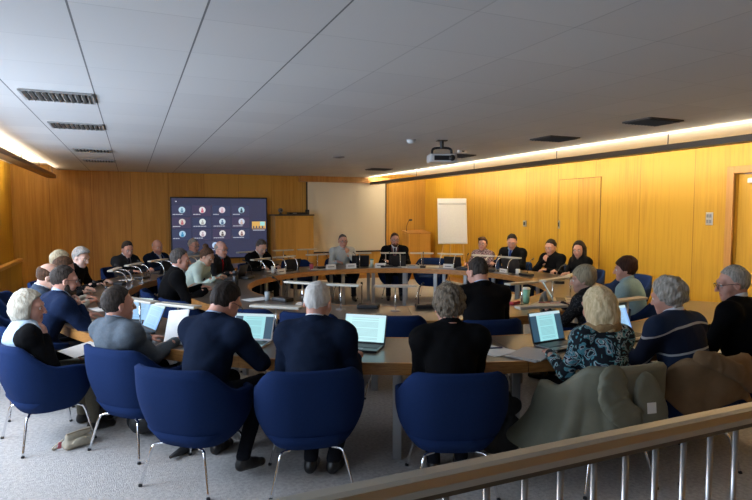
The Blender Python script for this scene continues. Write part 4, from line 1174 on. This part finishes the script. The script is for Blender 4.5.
    pr += [sub(cap(N + V(0, .026, .030), HO + V(0, .03, .07), neckR - .006, neckR + .01, k=.015))]
    v, f = field_mesh(pr, hb, post)
    to_obj(dict(jacket='jacket', sweater='sweater', shirt='shirt', blouse='blouse', coat='coat')[top], [(v, f)], tm, root)
    if vest is not None:
        v, f = field_mesh(torso(i + .010) + hem + [sub(cap(N + V(0, .026, .030), HO + V(0, .03, .07), neckR - .006, neckR + .01, k=.015)), sub(cap(S + V(-sw - .05, 0, -.06), S + V(-sw - .06, 0, .1), .085, k=.02)), sub(cap(S + V(sw + .05, 0, -.06), S + V(sw + .06, 0, .1), .085, k=.02))], hb, wrinkle(.004, 30, seed))
        to_obj('vest', [(v, f)], vest, root)
    sm = shirt
    if top == 'jacket' and sm:
        v, f = field_mesh(torso(.006), hb, lambda P, f: np.maximum(f, np.maximum(S[2] - .32 - P[..., 2], wedge(P, .10, .05))))
        if len(f): to_obj('shirt_front', [(v, f)], sm, root)
    if tie:
        v, f = field_mesh(torso(.014), hb * .8, lambda P, f: np.maximum(np.maximum(f, wedge(P, 5)), np.maximum(np.abs(P[..., 0] - S[0]) - .024, np.maximum(S[2] - .25 - P[..., 2], P[..., 2] - N[2] - .0))))
        if len(f): to_obj('tie', [(v, f)], tie, root)
    # collars
    cc = N * .62 + HO * .38 + V(0, .004, .022)
    cm = sm or tm
    ring = []
    for k in range(24):
        q = 2 * PI * k / 24; ring.append(cc + V(.064 * math.cos(q), .064 * math.sin(q), -.030 * math.sin(q) + .012))
    pr = [cap(ring[k], ring[(k + 1) % 24], .010, k=.006) for k in range(24) if not (5 <= k <= 6 and top == 'jacket')]
    pr += [cap(V(*(ring[k] + V(0, 0, -.018))), V(*(ring[(k + 1) % 24] + V(0, 0, -.018))), .012, k=.01) for k in range(24)]
    v, f = field_mesh(pr, hb * .55); to_obj('collar', [(v, f)], cm, root)
    if top == 'jacket':
        pr = []
        ro = [cc + V(.076 * math.cos(q), .072 * math.sin(q) - .004, -.034 * math.sin(q) - .004) for q in [R(30 - k * 12) for k in range(21)]]
        for p, q in zip(ro, ro[1:]): pr += [cap(p, q, .013, k=.01), cap(p + V(0, 0, -.022), q + V(0, 0, -.022), .018, k=.015), cap(p * 1 + V(0, 0, -.045), q + V(0, 0, -.045), .022, k=.02)]
        for sg in (-1, 1):
            s0 = cc + V(sg * .066, .036, -.03); s1 = V(S[0] + sg * .048, Ch[1] + .128 * fa ** .6 + .012, Ch[2] + .07); s2 = V(S[0] + sg * .006, W[1] + .112 * fa ** 1.6 + .034, zV + .02)
            pr += [cap(s0, s1, .016, .018, k=.01), cap(s1, s2, .016, .009, k=.01)]
        v, f = field_mesh(pr, hb * .6); to_obj('lapels', [(v, f)], tm, root)
    if scarf:
        pr = []
        ring = [cc + V(.098 * math.cos(q), .090 * math.sin(q) - .012, -.03 * math.sin(q) - .035) for q in [2 * PI * k / 20 for k in range(20)]]
        for k in range(20): pr += [cap(ring[k], ring[(k + 1) % 20], .034 + .008 * math.sin(k * 2.1), k=.02)]
        v, f = field_mesh(pr, hb * .7, wrinkle(.004, 70, 4)); to_obj('scarf', [(v, f)], scarf, root)
    if lanyard:
        b = nb()
        for sg in (-1, 1): tube(b, [Vector(cc + V(sg * .066, .02, .0)), Vector(V(sg * .06, Ch[1] + .155, Ch[2] + .10)), Vector(V(0, W[1] + .16 * fa, W[2] + .10))], .006, 6)
        obj('lanyard', b, lanyard, root)
    # cuffs
    if sm and top == 'jacket':
        for sg, Sh, E_, T, fd, up, xx, cu in arms:
            d_ = nrm(T - E_); b = nb(); tube(b, [Vector(T - d_ * .035), Vector(T + d_ * .006)], [.031, .032], 14); obj('shirt_cuff', b, sm, root, True)
    tr = trousers or MATS_TR
    v, f = field_mesh(legp(.010) + [ell(P0 + V(0, 0, -.03), (.175 * fa, .135 * fa, .105), k=.05)], hb, lambda P, f: np.maximum(wrinkle(.004, 30, seed)(P, f), P[..., 2] - P0[2] - .06))
    to_obj('trousers', [(v, f)], tr, root)
    for Hj, K, A, toe in LG:
        d_ = V(math.sin(toe), math.cos(toe), 0); g = V(0, 0, A[2] - .10)
        d_ = nrm(d_ + V(0, 0, -(A[2] - .10) * 3.0))
        bz = V(A[0], A[1], A[2])
        pr = [cap(bz + V(0, 0, .0), bz + V(0, 0, -.05) - d_ * .01, .042, .038, k=.03), cap(bz + V(0, 0, -.066) - d_ * .025, bz + V(0, 0, -.072) + d_ * .15, .034, .030, k=.03), cap(bz + V(0, 0, -.035), bz + V(0, 0, -.062) + d_ * .09, .036, .032, k=.03)]
        zb_ = A[2] - .0985
        v, f = field_mesh(pr, hb * .7, (lambda P, f: np.maximum(f, zb_ - P[..., 2])) if A[2] < .12 else None)
        to_obj('shoe', [(v, f)], SHOE, root)
    return root


HAIRS = dict(white=hairmat('white', (.62, .60, .56), (.45, .43, .40)), grey=hairmat('grey', (.36, .34, .31), (.17, .155, .14)), ltgrey=hairmat('ltgrey', (.46, .43, .375), (.18, .16, .135)),
             dkgrey=hairmat('dkgrey', (.060, .048, .040), (.018, .014, .012)), dark=hairmat('dark', (.030, .022, .018), (.010, .008, .007)), brown=hairmat('brown', (.10, .05, .028), (.035, .02, .012)), auburn=hairmat('auburn', (.07, .028, .016), (.02, .01, .007)),
             blonde=hairmat('blonde', (.80, .66, .42), (.50, .38, .20)), greyblonde=hairmat('greyblonde', (.58, .54, .44), (.30, .27, .21)), dirty=hairmat('dirty', (.42, .36, .24), (.20, .16, .10)), pepper=hairmat('pepper', (.25, .20, .145), (.035, .027, .02)), midgrey=hairmat('midgrey', (.115, .10, .09), (.035, .03, .028)))
NAVY = cloth('navy_suit', (.008, .014, .032)); CHAR = cloth('charcoal', (.020, .021, .024)); BLK = cloth('black', (.0055, .0055, .0062)); GREYS = cloth('grey_suit', (.095, .115, .138), bump=.35); DKBLUE = cloth('dark_blue', (.009, .017, .045)); SLATE = cloth('slate_blue', (.045, .065, .10))
WSH = cloth('white_shirt', (.72, .73, .76), noise=.05); BSH = cloth('blue_shirt', (.35, .45, .60), noise=.08); GSH = cloth('greyblue_shirt', (.22, .26, .32)); MINT = cloth('mint_sweater', (.50, .62, .56), noise=.1); AQUA = cloth('aqua_sweater', (.27, .40, .42), noise=.12)
PALE = cloth('pale_jacket', (.50, .52, .50), noise=.12); KHAKI = cloth('khaki', (.16, .145, .11)); MATS_TR = cloth('dark_trousers', (.014, .015, .020)); REDT = cloth('red_tie', (.25, .01, .02)); BLUT = cloth('blue_tie', (.03, .06, .22)); TIED = cloth('dark_tie', (.03, .03, .05)); LANY = mat('lanyard_blue', (.03, .08, .25), .6); LANW = mat('lanyard_red', (.3, .08, .10), .6)


def pattern_mat(name, cols, sc, dist=1.2):
    m = bpy.data.materials.new(name); m.use_nodes = True; nt = m.node_tree; N = nt.nodes; L = nt.links; bs = N['Principled BSDF']; bs.inputs['Roughness'].default_value = .8; bs.inputs['Specular IOR Level'].default_value = .2
    tc = N.new('ShaderNodeTexCoord'); n = N.new('ShaderNodeTexNoise'); n.inputs['Scale'].default_value = sc * .6; n.inputs['Detail'].default_value = 3; L.new(tc.outputs['Object'], n.inputs[0])
    mx = N.new('ShaderNodeMix'); mx.data_type = 'RGBA'; mx.blend_type = 'LINEAR_LIGHT'; mx.inputs[0].default_value = .09 * dist; L.new(tc.outputs['Object'], mx.inputs[6]); L.new(n.outputs[1], mx.inputs[7])
    v = N.new('ShaderNodeTexVoronoi'); v.feature = 'SMOOTH_F1'; v.inputs['Scale'].default_value = sc; v.inputs['Smoothness'].default_value = .1; L.new(mx.outputs[2], v.inputs[0])
    n2 = N.new('ShaderNodeTexNoise'); n2.inputs['Scale'].default_value = sc * .9; n2.inputs['Detail'].default_value = 1; n2.inputs['Distortion'].default_value = 1.6; L.new(mx.outputs[2], n2.inputs[0])
    ad = N.new('ShaderNodeMath'); ad.operation = 'MULTIPLY_ADD'; L.new(v.outputs['Distance'], ad.inputs[0]); ad.inputs[1].default_value = .75; L.new(n2.outputs[0], ad.inputs[2])
    fr = N.new('ShaderNodeMath'); fr.operation = 'FRACT'; m3 = N.new('ShaderNodeMath'); m3.operation = 'MULTIPLY'; L.new(ad.outputs[0], m3.inputs[0]); m3.inputs[1].default_value = 2.3; L.new(m3.outputs[0], fr.inputs[0])
    cr = N.new('ShaderNodeValToRGB'); cr.color_ramp.interpolation = 'CONSTANT'
    for k, (p, c) in enumerate(cols):
        e = cr.color_ramp.elements[k] if k < 2 else cr.color_ramp.elements.new(p)
        e.position = p; e.color = (*c, 1)
    L.new(fr.outputs[0], cr.inputs[0]); L.new(cr.outputs[0], bs.inputs['Base Color']); MATS[name] = m; return m


FLORAL = pattern_mat('floral_teal_blouse', [(0, (.010, .014, .02)), (.34, (.09, .28, .31)), (.44, (.50, .56, .58)), (.50, (.015, .02, .035)), (.64, (.42, .46, .50)), (.71, (.09, .28, .34)), (.88, (.012, .015, .025))], 8.5)
FLORP = pattern_mat('floral_pink_jacket', [(0, (.03, .015, .02)), (.3, (.55, .35, .36)), (.5, (.04, .02, .03)), (.7, (.6, .5, .48)), (.85, (.10, .03, .04))], 22)
PLAID = pattern_mat('plaid_black', [(0, (.012, .012, .014)), (.6, (.10, .10, .10)), (.7, (.012, .012, .014))], 26, .2)


def stripe_mat():
    m = bpy.data.materials.new('striped_navy_sweater'); m.use_nodes = True; nt = m.node_tree; N = nt.nodes; L = nt.links; bs = N['Principled BSDF']; bs.inputs['Roughness'].default_value = .9; bs.inputs['Specular IOR Level'].default_value = .15
    tc = N.new('ShaderNodeTexCoord'); sp = N.new('ShaderNodeSeparateXYZ'); L.new(tc.outputs['Object'], sp.inputs[0])
    def mth(op, a_, v_):
        n = N.new('ShaderNodeMath'); n.operation = op
        for i_, q in enumerate((a_, v_)):
            if isinstance(q, (int, float)): n.inputs[i_].default_value = q
            else: L.new(q, n.inputs[i_])
        return n.outputs[0]
    xx = mth('MULTIPLY', sp.outputs[0], sp.outputs[0]); h_ = mth('ADD', sp.outputs[2], mth('MULTIPLY', xx, .9)); h_ = mth('ADD', h_, mth('MULTIPLY', sp.outputs[0], -.10))
    fr = mth('FRACT', mth('DIVIDE', mth('SUBTRACT', h_, .825), .165), 0)
    st = mth('LESS_THAN', fr, .085)
    base = mth('LESS_THAN', mth('FRACT', mth('DIVIDE', mth('SUBTRACT', h_, .825), .33), 0), .5)
    m1 = N.new('ShaderNodeMix'); m1.data_type = 'RGBA'; L.new(base, m1.inputs[0]); m1.inputs[6].default_value = (.016, .028, .062, 1); m1.inputs[7].default_value = (.008, .012, .028, 1)
    m2 = N.new('ShaderNodeMix'); m2.data_type = 'RGBA'; L.new(st, m2.inputs[0]); L.new(m1.outputs[2], m2.inputs[6]); m2.inputs[7].default_value = (.42, .42, .42, 1)
    L.new(m2.outputs[2], bs.inputs['Base Color']); return m


STRIPE = stripe_mat()
# ------------------------------------------------------------------ chairs and the people on them
CH = [(5.10, -148.3, 'blue tub chair at the far left front, under the woman with the grey-blonde bob', -8), (4.80, -139.7, 'blue tub chair under the man in the grey suit', 0), (5.06, -130.9, 'blue tub chair under the navy suited man in glasses, arm to the right', -2),
      (4.92, -122.2, 'blue tub chair under the white-haired man in the navy suit', 20), (4.92, -111.2, 'blue tub chair under the man with curly grey hair', 0), (4.98, -99.4, 'blue tub chair hidden under the olive coat', 0),
      (5.0, -91.3, 'blue tub chair with the brown jacket over it, under the striped sweater', -4), (5.0, -82.5, 'blue tub chair at the right end under the man in the black sweater', 0),
      (4.90, -158.5, 'blue tub chair under the bearded man in navy', 0), (4.9, -167, 'blue tub chair under the balding man in slate blue', 0), (4.9, -175.5, 'blue tub chair under the woman with dark brown hair on the left', 0), (4.9, 177, 'blue tub chair under the sandy-haired person on the far left', 0),
      (4.9, 163, 'blue tub chair under the grey-haired man in black on the left', 0), (5.0, 140, 'blue tub chair under the dark-suited man typing', 0), (5.0, 131, 'blue tub chair under the balding man with a lanyard', 0), (5.0, 121, 'blue tub chair under the man in a grey-blue shirt', 0),
      (3.28, -178, 'blue tub chair under the dark suited man with a red tie, left inner ring', 0), (3.28, 156, 'blue tub chair under the woman in the mint sweater', 0), (3.26, 139.5, 'blue tub chair under the bald man in glasses', 0), (3.3, 117, 'blue tub chair under the bent dark-haired man', 0),
      (3.35, 100, 'empty chair on the far inner ring in front of the wood cabinet', 0), (3.4, 84, 'blue tub chair under the man with hand at his mouth', 0), (3.4, 65, 'blue tub chair under the bearded man in the dark suit', 0), (3.35, 52, 'empty dark chair on the far inner ring right of the bearded man', 0),
      (3.4, 33.5, 'blue tub chair under the woman in the floral jacket', 0), (3.4, 22.5, 'blue tub chair under the man in the blue tie', 0), (3.4, 7, 'blue tub chair under the young man in black', 0), (3.4, -5, 'blue tub chair under the long-haired woman in black', 0),
      (3.6, -20, 'empty blue chair against the right wall beside the woman in pale aqua', 20), (3.4, -61, 'chair under the woman in the pale aqua sweater', 0), (3.4, -79, 'chair under the woman with short blonde hair', 0), (3.28, -101, 'dark chair under the black-suited man seen from behind', 0),
      (3.0, -116, 'empty blue chair pushed in at the near inner desk', 0), (3.08, -145, 'empty blue chair between the navy suited man and the near inner desk', 20), (3.0, -131, 'empty blue chair hidden behind the white-haired man', 0), (3.2, -163, 'empty blue chair pushed to the left of the inner desk', 10)]
for r, a, lab, tn in CH: chair(r, a, lab, tn)

UP_R = ((-.25, .35, .9), (.1, -1, .35))
UP_L = ((.25, .35, .9), (-.1, -1, .35))
DOWNL = ((.55, .75, -.25), (0, .2, 1))
DOWNR = ((-.55, .75, -.25), (0, .2, 1))
VESTM = cloth('pale_blue_vest', (.42, .53, .64), noise=.25, nscale=90)
P_ = person
# outer ring, nearest the camera
P_('woman with a grey-blonde bob in black sleeves and pale blue vest, hand at her chin', 5.16, -149.2, True, lean=3, head=(-26, 6, 0), hair=('bob', 'greyblonde'), top='sweater', topm=BLK, male=False, scale=.95, turn=-12,
   L=(-.06, .34, .66), Rr='chin', curl=(45, 50), trousers=KHAKI, seatz=-.02, slump=.07, vest=VESTM)
P_('man in a grey-blue suit seen in profile, holding a white paper, nearest the left', 4.86, -140.5, True, lean=-2, head=(-14, 3, 0), hair=('short', 'dkgrey'), topm=GREYS, shirt=BSH, trousers=CHAR,
   L=(-.20, .34, .79), Rr=(.13, .37, .80), turn=-6, seatz=-.01, curl=(30, 40), slump=.04, scale=.96, fat=.92, polesx=.4)
P_('navy suited man in glasses bending over with his hand at his chin', 4.95, -130.5, True, lean=16, head=(-14, 34, 4), hair=('short', 'dark'), topm=NAVY, shirt=BSH, glasses=True, turn=-5,
   L=(-.18, .40, .79), Rr='chin', curl=(30, 60), legs=[((-.13, .40, .53), (-.14, .24, .10), 0), ((.17, .38, .53), (.25, .02, .13), 20)], fat=1.02)
P_('man with short white hair in a navy suit, back to the viewer, centre front', 4.91, -121.7, True, lean=9, head=(-6, 14, 0), hair=('crop', 'white'), topm=NAVY, shirt=WSH, fat=1.10, scale=1.0, polesx=.4,
   L=(-.22, .32, .79), Rr=(.22, .30, .79), hdirL=((.8, .6, -.1), (0, 0, 1)), hdirR=((-.6, .8, -.1), (0, 0, 1)), legs=[((-.10, .38, .53), (-.05, .04, .12), 0), ((.18, .34, .53), (.10, .08, .11), 14)], tone='pink')
P_('man with curly grey-brown hair in a black jacket, back to the viewer', 4.89, -111.2, True, lean=9, head=(3, 14, 0), hair=('curly', 'pepper'), topm=BLK, fat=.98, scale=.98, polesx=.2, L=(-.15, .34, .79), Rr=(.15, .34, .79), top='sweater',
   legs=[((-.13, .38, .53), (-.10, .05, .12), 0), ((.13, .38, .53), (.10, .10, .12), 0)])
P_('woman with straight blonde hair in a teal floral blouse and tan scarf', 4.92, -98.9, True, lean=7, head=(6, 10, 0), hair=('straight_bob', 'blonde'), top='blouse', topm=FLORAL, male=False, fat=1.06, scale=.97, polesx=.4, seatz=-.01,
   scarf=cloth('tan_scarf', (.42, .27, .13), noise=.3), L=(-.19, .34, .79), Rr=(.2, .33, .79))
P_('man with fluffy grey hair in a navy sweater with white stripes, back to the viewer', 4.86, -90.0, True, lean=13, head=(16, 15, 0), hair=('fluffy', 'ltgrey'), top='sweater', topm=STRIPE, shirt=WSH, fat=1.18,
   L=(-.24, .32, .79), Rr=(.24, .30, .79), slump=.02)
P_('grey-haired man in glasses and a black sweater at the far right front', 4.84, -81.0, True, lean=6, head=(38, 12, 0), hair=('short', 'ltgrey'), top='sweater', topm=BLK, shirt=WSH, glasses=True, fat=1.15, turn=4,
   L=(-.24, .32, .79), Rr=(.24, .30, .79), slump=-.03)
# outer ring, left side
P_('bearded man in a navy sweater and glasses, hand over his mouth, behind the blonde woman', 4.80, -157, True, lean=22, head=(-8, 10, 0), hair=('crop', 'dkgrey'), top='sweater', topm=DKBLUE, shirt=BSH, glasses=True, beard='dkgrey',
   L=(-.20, .42, .79), Rr='chin', curl=(30, 60))
P_('balding man in a slate blue suit with a white collar, just behind the bearded man', 4.80, -165.5, False, lean=22, head=(-10, 24, 0), hair=('fringe', 'brown'), topm=SLATE, shirt=WSH, tone='fair')
P_('person with dark brown hair and a cream top, mostly hidden behind the balding man', 4.58, -174, False, lean=18, head=(0, 22, 0), hair=('short', 'brown'), top='sweater', topm=cloth('cream_top', (.5, .47, .40)))
P_('person with sandy grey hair, farthest head of the cluster by the left wall', 4.66, 176, False, lean=16, head=(0, 20, 0), hair=('short', 'dirty'), top='sweater', topm=CHAR, tone='fair', scale=1.02)
P_('man with ruffled grey hair in a black coat and white collar, head bowed', 4.68, 163, False, lean=15, head=(-16, 22, 0), hair=('swept', 'grey'), top='sweater', topm=BLK, shirt=WSH, tone='pale')
P_('man with dark grey hair in a charcoal suit typing at the left desk', 4.96, 140, False, lean=9, head=(-18, 20, 0), hair=('short', 'dkgrey'), topm=CHAR, shirt=WSH, tie=TIED, tone='pink', turn=-6, slump=.02)
P_('balding man in a navy suit with a blue lanyard at the left desk', 4.96, 130.8, False, lean=4, head=(-20, 10, 0), hair=('fringe', 'grey'), topm=NAVY, shirt=WSH, lanyard=LANY, tone='pink', slump=.04)
P_('man with grey hair and glasses in a grey-blue shirt in front of the television', 4.96, 121, False, lean=6, head=(8, 12, 0), hair=('short', 'grey'), top='shirt', topm=GSH, glasses=True, tone='pink', slump=.05)
# inner ring, left and far side
P_('man in a black suit and red tie, leftmost on the inner ring', 3.22, -178, False, lean=15, head=(-10, 8, 0), hair=('short', 'midgrey'), topm=BLK, shirt=WSH, tie=REDT, tone='pink', scale=1.02)
P_('woman with a brown bun in a pale mint sweater leaning over the inner desk', 3.20, 152, False, lean=30, head=(-6, 28, 0), hair=('bun', 'brown'), top='sweater', topm=MINT, male=False, tone='tan', L=(-.18, .40, .79), Rr=(.18, .42, .79))
P_('bald man in glasses and a dark jacket on the inner ring before the television', 3.24, 136.5, False, lean=14, head=(-6, 10, 0), hair=('fringe', 'grey'), topm=CHAR, shirt=GSH, tie=REDT, glasses=True, tone='pink')
P_('dark-haired man in a black jacket and open white collar bent over his papers', 3.30, 117.5, False, lean=15, head=(-4, 30, 0), hair=('short', 'midgrey'), topm=BLK, shirt=WSH, tone='fair')
P_('grey-haired man in glasses and pale jacket, hand over mouth, before the projection screen', 3.36, 84, False, lean=8, head=(0, 6, 0), hair=('crop', 'midgrey'), top='shirt', topm=PALE, glasses=True, tone='pink',
   L='chin', curl=(60, 30), scale=1.02)
P_('man with dark beard and glasses in a dark suit facing the viewer', 3.40, 65, False, lean=5, head=(10, 4, 0), hair=('short', 'brown'), topm=BLK, shirt=WSH, tie=TIED, lanyard=LANW, glasses=True, beard='brown', scale=1.03)
P_('person with short brown hair and glasses in a pink floral jacket by the flip chart', 3.38, 33.5, False, lean=3, head=(8, 0, 0), hair=('swept', 'brown'), top='blouse', topm=FLORP, glasses=True, male=False, tone='pink', scale=.98)
P_('dark-haired man in a dark suit and blue tie right of the flip chart', 3.40, 22.5, False, lean=8, head=(26, 20, 0), hair=('short', 'dark'), topm=BLK, shirt=BSH, tie=BLUT, tone='pink', scale=1.05)
P_('young dark-haired man in a black top with his hand at his chin', 3.40, 7, False, lean=10, head=(10, 16, 0), hair=('short', 'dark'), top='sweater', topm=BLK, tone='pink', Rr='chin', curl=(30, 55), fat=1.1)
P_('woman with long dark hair in black beside the young man in black', 3.38, -5, False, lean=10, head=(32, 14, 0), hair=('long', 'dark'), top='sweater', topm=BLK, male=False, tone='pink')
P_('woman with short dark auburn hair in a pale aqua sweater, seated by the right wall', 3.36, -62.5, False, lean=10, head=(16, 8, 0), hair=('pixie', 'auburn'), top='sweater', topm=AQUA, male=False, tone='pink', fat=1.05, slump=.03)
P_('woman with short blonde hair in a black checked jacket, back to the viewer', 3.36, -79.5, False, lean=10, head=(22, 10, 0), hair=('pixie', 'dirty'), top='sweater', topm=PLAID, male=False, tone='fair', turn=12, slump=.07)
P_('dark-haired man in a black suit seen from behind at the near inner desk', 3.24, -100.6, False, lean=8, head=(16, 24, 0), hair=('crop', 'dkgrey'), topm=BLK, shirt=BSH, tone='pink', fat=1.15, scale=1.04)

# ------------------------------------------------------------------ coats over the chairs
OLIVE = mat('olive_coat', (.175, .175, .125), .6, noise=.2, nscale=7, bump=.3, bscale=6, spec=.35)
BROWNJ = mat('brown_jacket', (.20, .125, .065), .8, noise=.25, nscale=9, bump=.4, bscale=9, spec=.2)


def drape(name, lab, m, r, a, turn, ph0, ph1, hem, folds, amp, wing, off=.018, seed=1):
    x, y = pol(r, a); t = empty(name, lab, 'coat', (x, y, 0), R(a + 90 + turn))
    b = nb(); G = []; n, mm = 90, 34
    rnd = random.Random(seed); phs_ = [rnd.uniform(0, 6) for _ in range(6)]
    for i in range(n + 1):
        u = i / n; ph = lerp(ph0, ph1, u); col = []
        for j in range(mm + 1):
            v = j / mm
            if v < .16:  # inside of the back rest, up to the rim
                p = tub_point(ph, lerp(.72, 1, v / .16), -.058); p.z += .012
            elif v < .22:
                q = (v - .16) / .06; p = tub_point(ph, 1, lerp(-.058, off, q)); p.z += .026 + .010 * math.sin(q * PI)
            else:
                q = (v - .22) / .78; hz = hem(u); rim = tub_point(ph, 1, off)
                z = lerp(rim.z + .02, hz, q)
                vv = max(0.0, min(1.0, (z - .285) / (rim.z - .285)))
                p = tub_point(ph, max(vv, .55), off); p.z = z
                g = amp * q ** .75 * (math.sin(ph * folds + phs_[0] + 1.4 * math.sin(ph * folds * .37 + phs_[1])) * .6 + .4 * math.sin(ph * folds * 2.1 + phs_[2] + 2 * q)) + wing(u) * q ** 1.2
                g += .016 * math.sin(6 * q + phs_[3] + ph * .05) * q
                d_ = Vector((math.sin(R(ph)), -math.cos(R(ph)), 0)); p += d_ * (max(g, -.004) + .012 * q)
            col.append(p)
        G.append([b.verts.new(p) for p in col])
    for p, q in zip(G, G[1:]):
        for i in range(mm): b.faces.new((p[i], p[i + 1], q[i + 1], q[i]))
    bmesh.ops.recalc_face_normals(b, faces=b.faces[:])
    bmesh.ops.solidify(b, geom=b.faces[:], thickness=.006)
    obj('coat_body', b, m, t, True)
    return t


def hem_o(u):
    return .30 - .07 * math.sin(u * 8.5 + .6) + .16 * math.exp(-((u - .42) / .05) ** 2) + .10 * sstep(.10, 0, u)


ol = drape('olive_coat', 'olive green coat with a small white label draped over the chair of the blonde woman', OLIVE, 4.98, -99.4, 0, -118, 122, lambda u: hem_o(1 - u), .070, .052, lambda u: .22 * sstep(.30, .0, u) + .06 * sstep(.65, 1, u), seed=4)


def cloth_strip(b, rows):
    """soft quads through rows of points"""
    G = [[b.verts.new(p) for p in r_] for r_ in rows]
    for p, q in zip(G, G[1:]):
        for k in range(len(p) - 1): b.faces.new((p[k], p[k + 1], q[k + 1], q[k]))


def hang_sleeve(name, pts, rad, m, parent, seed=2, amp=.006):
    """a flattened empty sleeve that follows PTS"""
    pr = []
    for (p, q, r0, r1) in zip(pts, pts[1:], rad, rad[1:]):
        for k in range(4):
            u = k / 4; pr.append(ell(V(*p) * (1 - u) + V(*q) * u, (lerp(r0, r1, u) * .85, .015, lerp(r0, r1, u) * .85), k=.03))
    v, f = field_mesh(pr, .007, wrinkle(amp, 75, seed)); return to_obj(name, [(v, f)], m, parent)


hang_sleeve('sleeve', [(-.15, -.345, .79), (-.18, -.378, .68), (-.12, -.405, .58), (-.02, -.41, .545)], [.10, .095, .08, .06], OLIVE, ol, 2, .0025)
hang_sleeve('hood', [(.06, -.352, .76), (.08, -.380, .66), (.09, -.395, .55), (.09, -.39, .48)], [.07, .095, .10, .085], OLIVE, ol, 6, .0025)
b = nb(); bx(b, 0, 0, 0, .062, .004, .066, .001, M=Matrix.Translation((.065, -.424, .615)) @ Matrix.Rotation(R(-6), 4, 'X')); obj('white_label', b, WHITE, ol)
br = drape('brown_jacket', 'brown jacket thrown over the back of the chair of the striped-sweater man', BROWNJ, 5.0, -91.3, -4, -62, 78, lambda u: .60 - .10 * math.sin(u * PI) - .06 * math.sin(u * 9), .10, .018, lambda u: .015, seed=8)
hang_sleeve('sleeve', [(-.20, -.30, .86), (-.10, -.34, .84), (.06, -.375, .76), (.20, -.36, .66), (.30, -.28, .62)], [.05, .06, .062, .055, .05], BROWNJ, br, 3, .003)

# ------------------------------------------------------------------ things on the floor and in hands
x, y = -.42, 4.82
t = empty('shoulder_bag', 'small cream shoulder bag with a pink tag lying on the carpet at the left', 'bag', (x, y, 0), R(28)); t.scale = (.82, .82, .95)
CRB = mat('bag_canvas', (.56, .50, .38), .8, noise=.2, nscale=25, bump=.3, bscale=40)
def bagpost(P, f): return np.maximum(wrinkle(.003, 50, 2)(P, f), .001 - P[..., 2])
v, f = field_mesh([cap((-.10, -.02, .035), (.10, -.02, .035), .034, k=.02), cap((-.10, .025, .035), (.10, .025, .035), .034, k=.02), cap((-.09, .0, .10), (.10, 0, .115), .026, .022, k=.05), ell((.0, -.055, .055), (.075, .014, .032), k=.006)], .007, bagpost); to_obj('bag_body', [(v, f)], CRB, t)
b = nb(); tube(b, [(-.11, -.02, .125), (0, -.025, .132), (.11, -.02, .125)], .004, 6); obj('zip', b, mat('zip_brown', (.25, .18, .10), .5), t)
b = nb(); tube(b, smoothpath([(-.13, 0, .09), (-.19, .03, .05), (-.20, .07, .01), (-.10, .10, .008), (.05, .11, .008), (.14, .05, .03), (.13, 0, .09)], 6), .007, 6); obj('strap', b, CRB, t, True)
b = nb(); bx(b, -.185, -.03, .03, .03, .006, .05, .002, M=Matrix.Rotation(R(10), 4, 'Y')); obj('pink_tag', b, mat('tag_pink', (.55, .12, .16), .5), t)
NYL = mat('black_nylon', (.014, .015, .017), .6, bump=.3, bscale=12)


def floorbag(x, y, rz, sx, sy, sz, lab, m=NYL):
    t = empty('backpack', lab, 'bag', (x, y, 0), R(rz))
    v, f = field_mesh([cap((-sx * .25, 0, sz * .30), (sx * .25, 0, sz * .30), sy * .5, k=.05), cap((-sx * .2, 0, sz * .72), (sx * .2, 0, sz * .72), sy * .42, k=.06), ell((0, -sy * .45, sz * .38), (sx * .32, sy * .25, sz * .26), k=.03)], .012, lambda P, f: np.maximum(wrinkle(.006, 30, 5)(P, f), .001 - P[..., 2]))
    to_obj('bag_body', [(v, f)], m, t)
    b = nb(); tube(b, smoothpath([(-.05, 0, sz * .93), (-.04, 0, sz * 1.05), (.04, 0, sz * 1.05), (.05, 0, sz * .93)], 5), .008, 6); obj('handle', b, m, t, True)
    b = nb(); tube(b, smoothpath([(-sx * .3, sy * .4, sz * .7), (-sx * .42, sy * .7, sz * .3), (-sx * .3, sy * .9, .012), (0, sy * 1.0, .012)], 5), .010, 6); obj('strap', b, m, t, True)
    return t


x, y = pol(4.58, -141); floorbag(x, y, 20, .38, .2, .40, 'black backpack on the carpet between the grey suited man and the desk')
x, y = pol(4.60, -149.5); floorbag(x, y, -20, .30, .18, .26, 'dark soft bag on the carpet at the blonde woman\'s feet')
x, y = pol(4.55, -105.5); floorbag(x, y, 10, .34, .22, .52, 'tall black rucksack under the desk, right of the curly-haired man')
x, y = pol(4.5, -83.5); floorbag(x, y, 0, .36, .22, .30, 'black bag on the floor behind the handrail, under the striped-sweater man\'s desk')
# unidentified dark thing on the floor; its rolled shape and handle are made up
x, y = pol(4.72, -134.5); t = empty('dark_floor_item', 'folded black umbrella lying on the carpet by the navy suited man\'s chair', 'item', (x, y, 0), R(40))
b = nb(); tube(b, [(-.22, 0, .03), (-.10, 0, .034), (.12, 0, .03), (.16, 0, .028)], [.012, .032, .028, .012], 12); obj('dark_roll', b, NYL, t, True)
b = nb(); tube(b, [(.16, 0, .028), (.27, 0, .028)], .012, 8); obj('handle', b, BLACK, t, True)


def held(r, a, turn, off, rot, sz, lab, m=PAPER):
    x, y = pol(r, a); t = empty('paper_document', lab, 'paper', (x, y, 0), R(a + 90 + turn))
    M = Matrix.Translation(off) @ Euler([R(q) for q in rot]).to_matrix().to_4x4()
    for k in range(2):
        b = nb(); bx(b, 0, 0, k * .003, sz[0], sz[1], .002, M=M @ Matrix.Rotation(R(2 * k), 4, 'Z')); obj('sheet', b, m, t)
    return t


held(4.86, -140.5, -6, (.05, .42, .86), (66, -6, 10), (.21, .29), 'white paper held upright in the grey suited man\'s hand')
held(5.16, -149.2, -12, (-.02, .37, .655), (4, 8, 20), (.22, .30), 'white document resting on the blonde woman\'s knee')
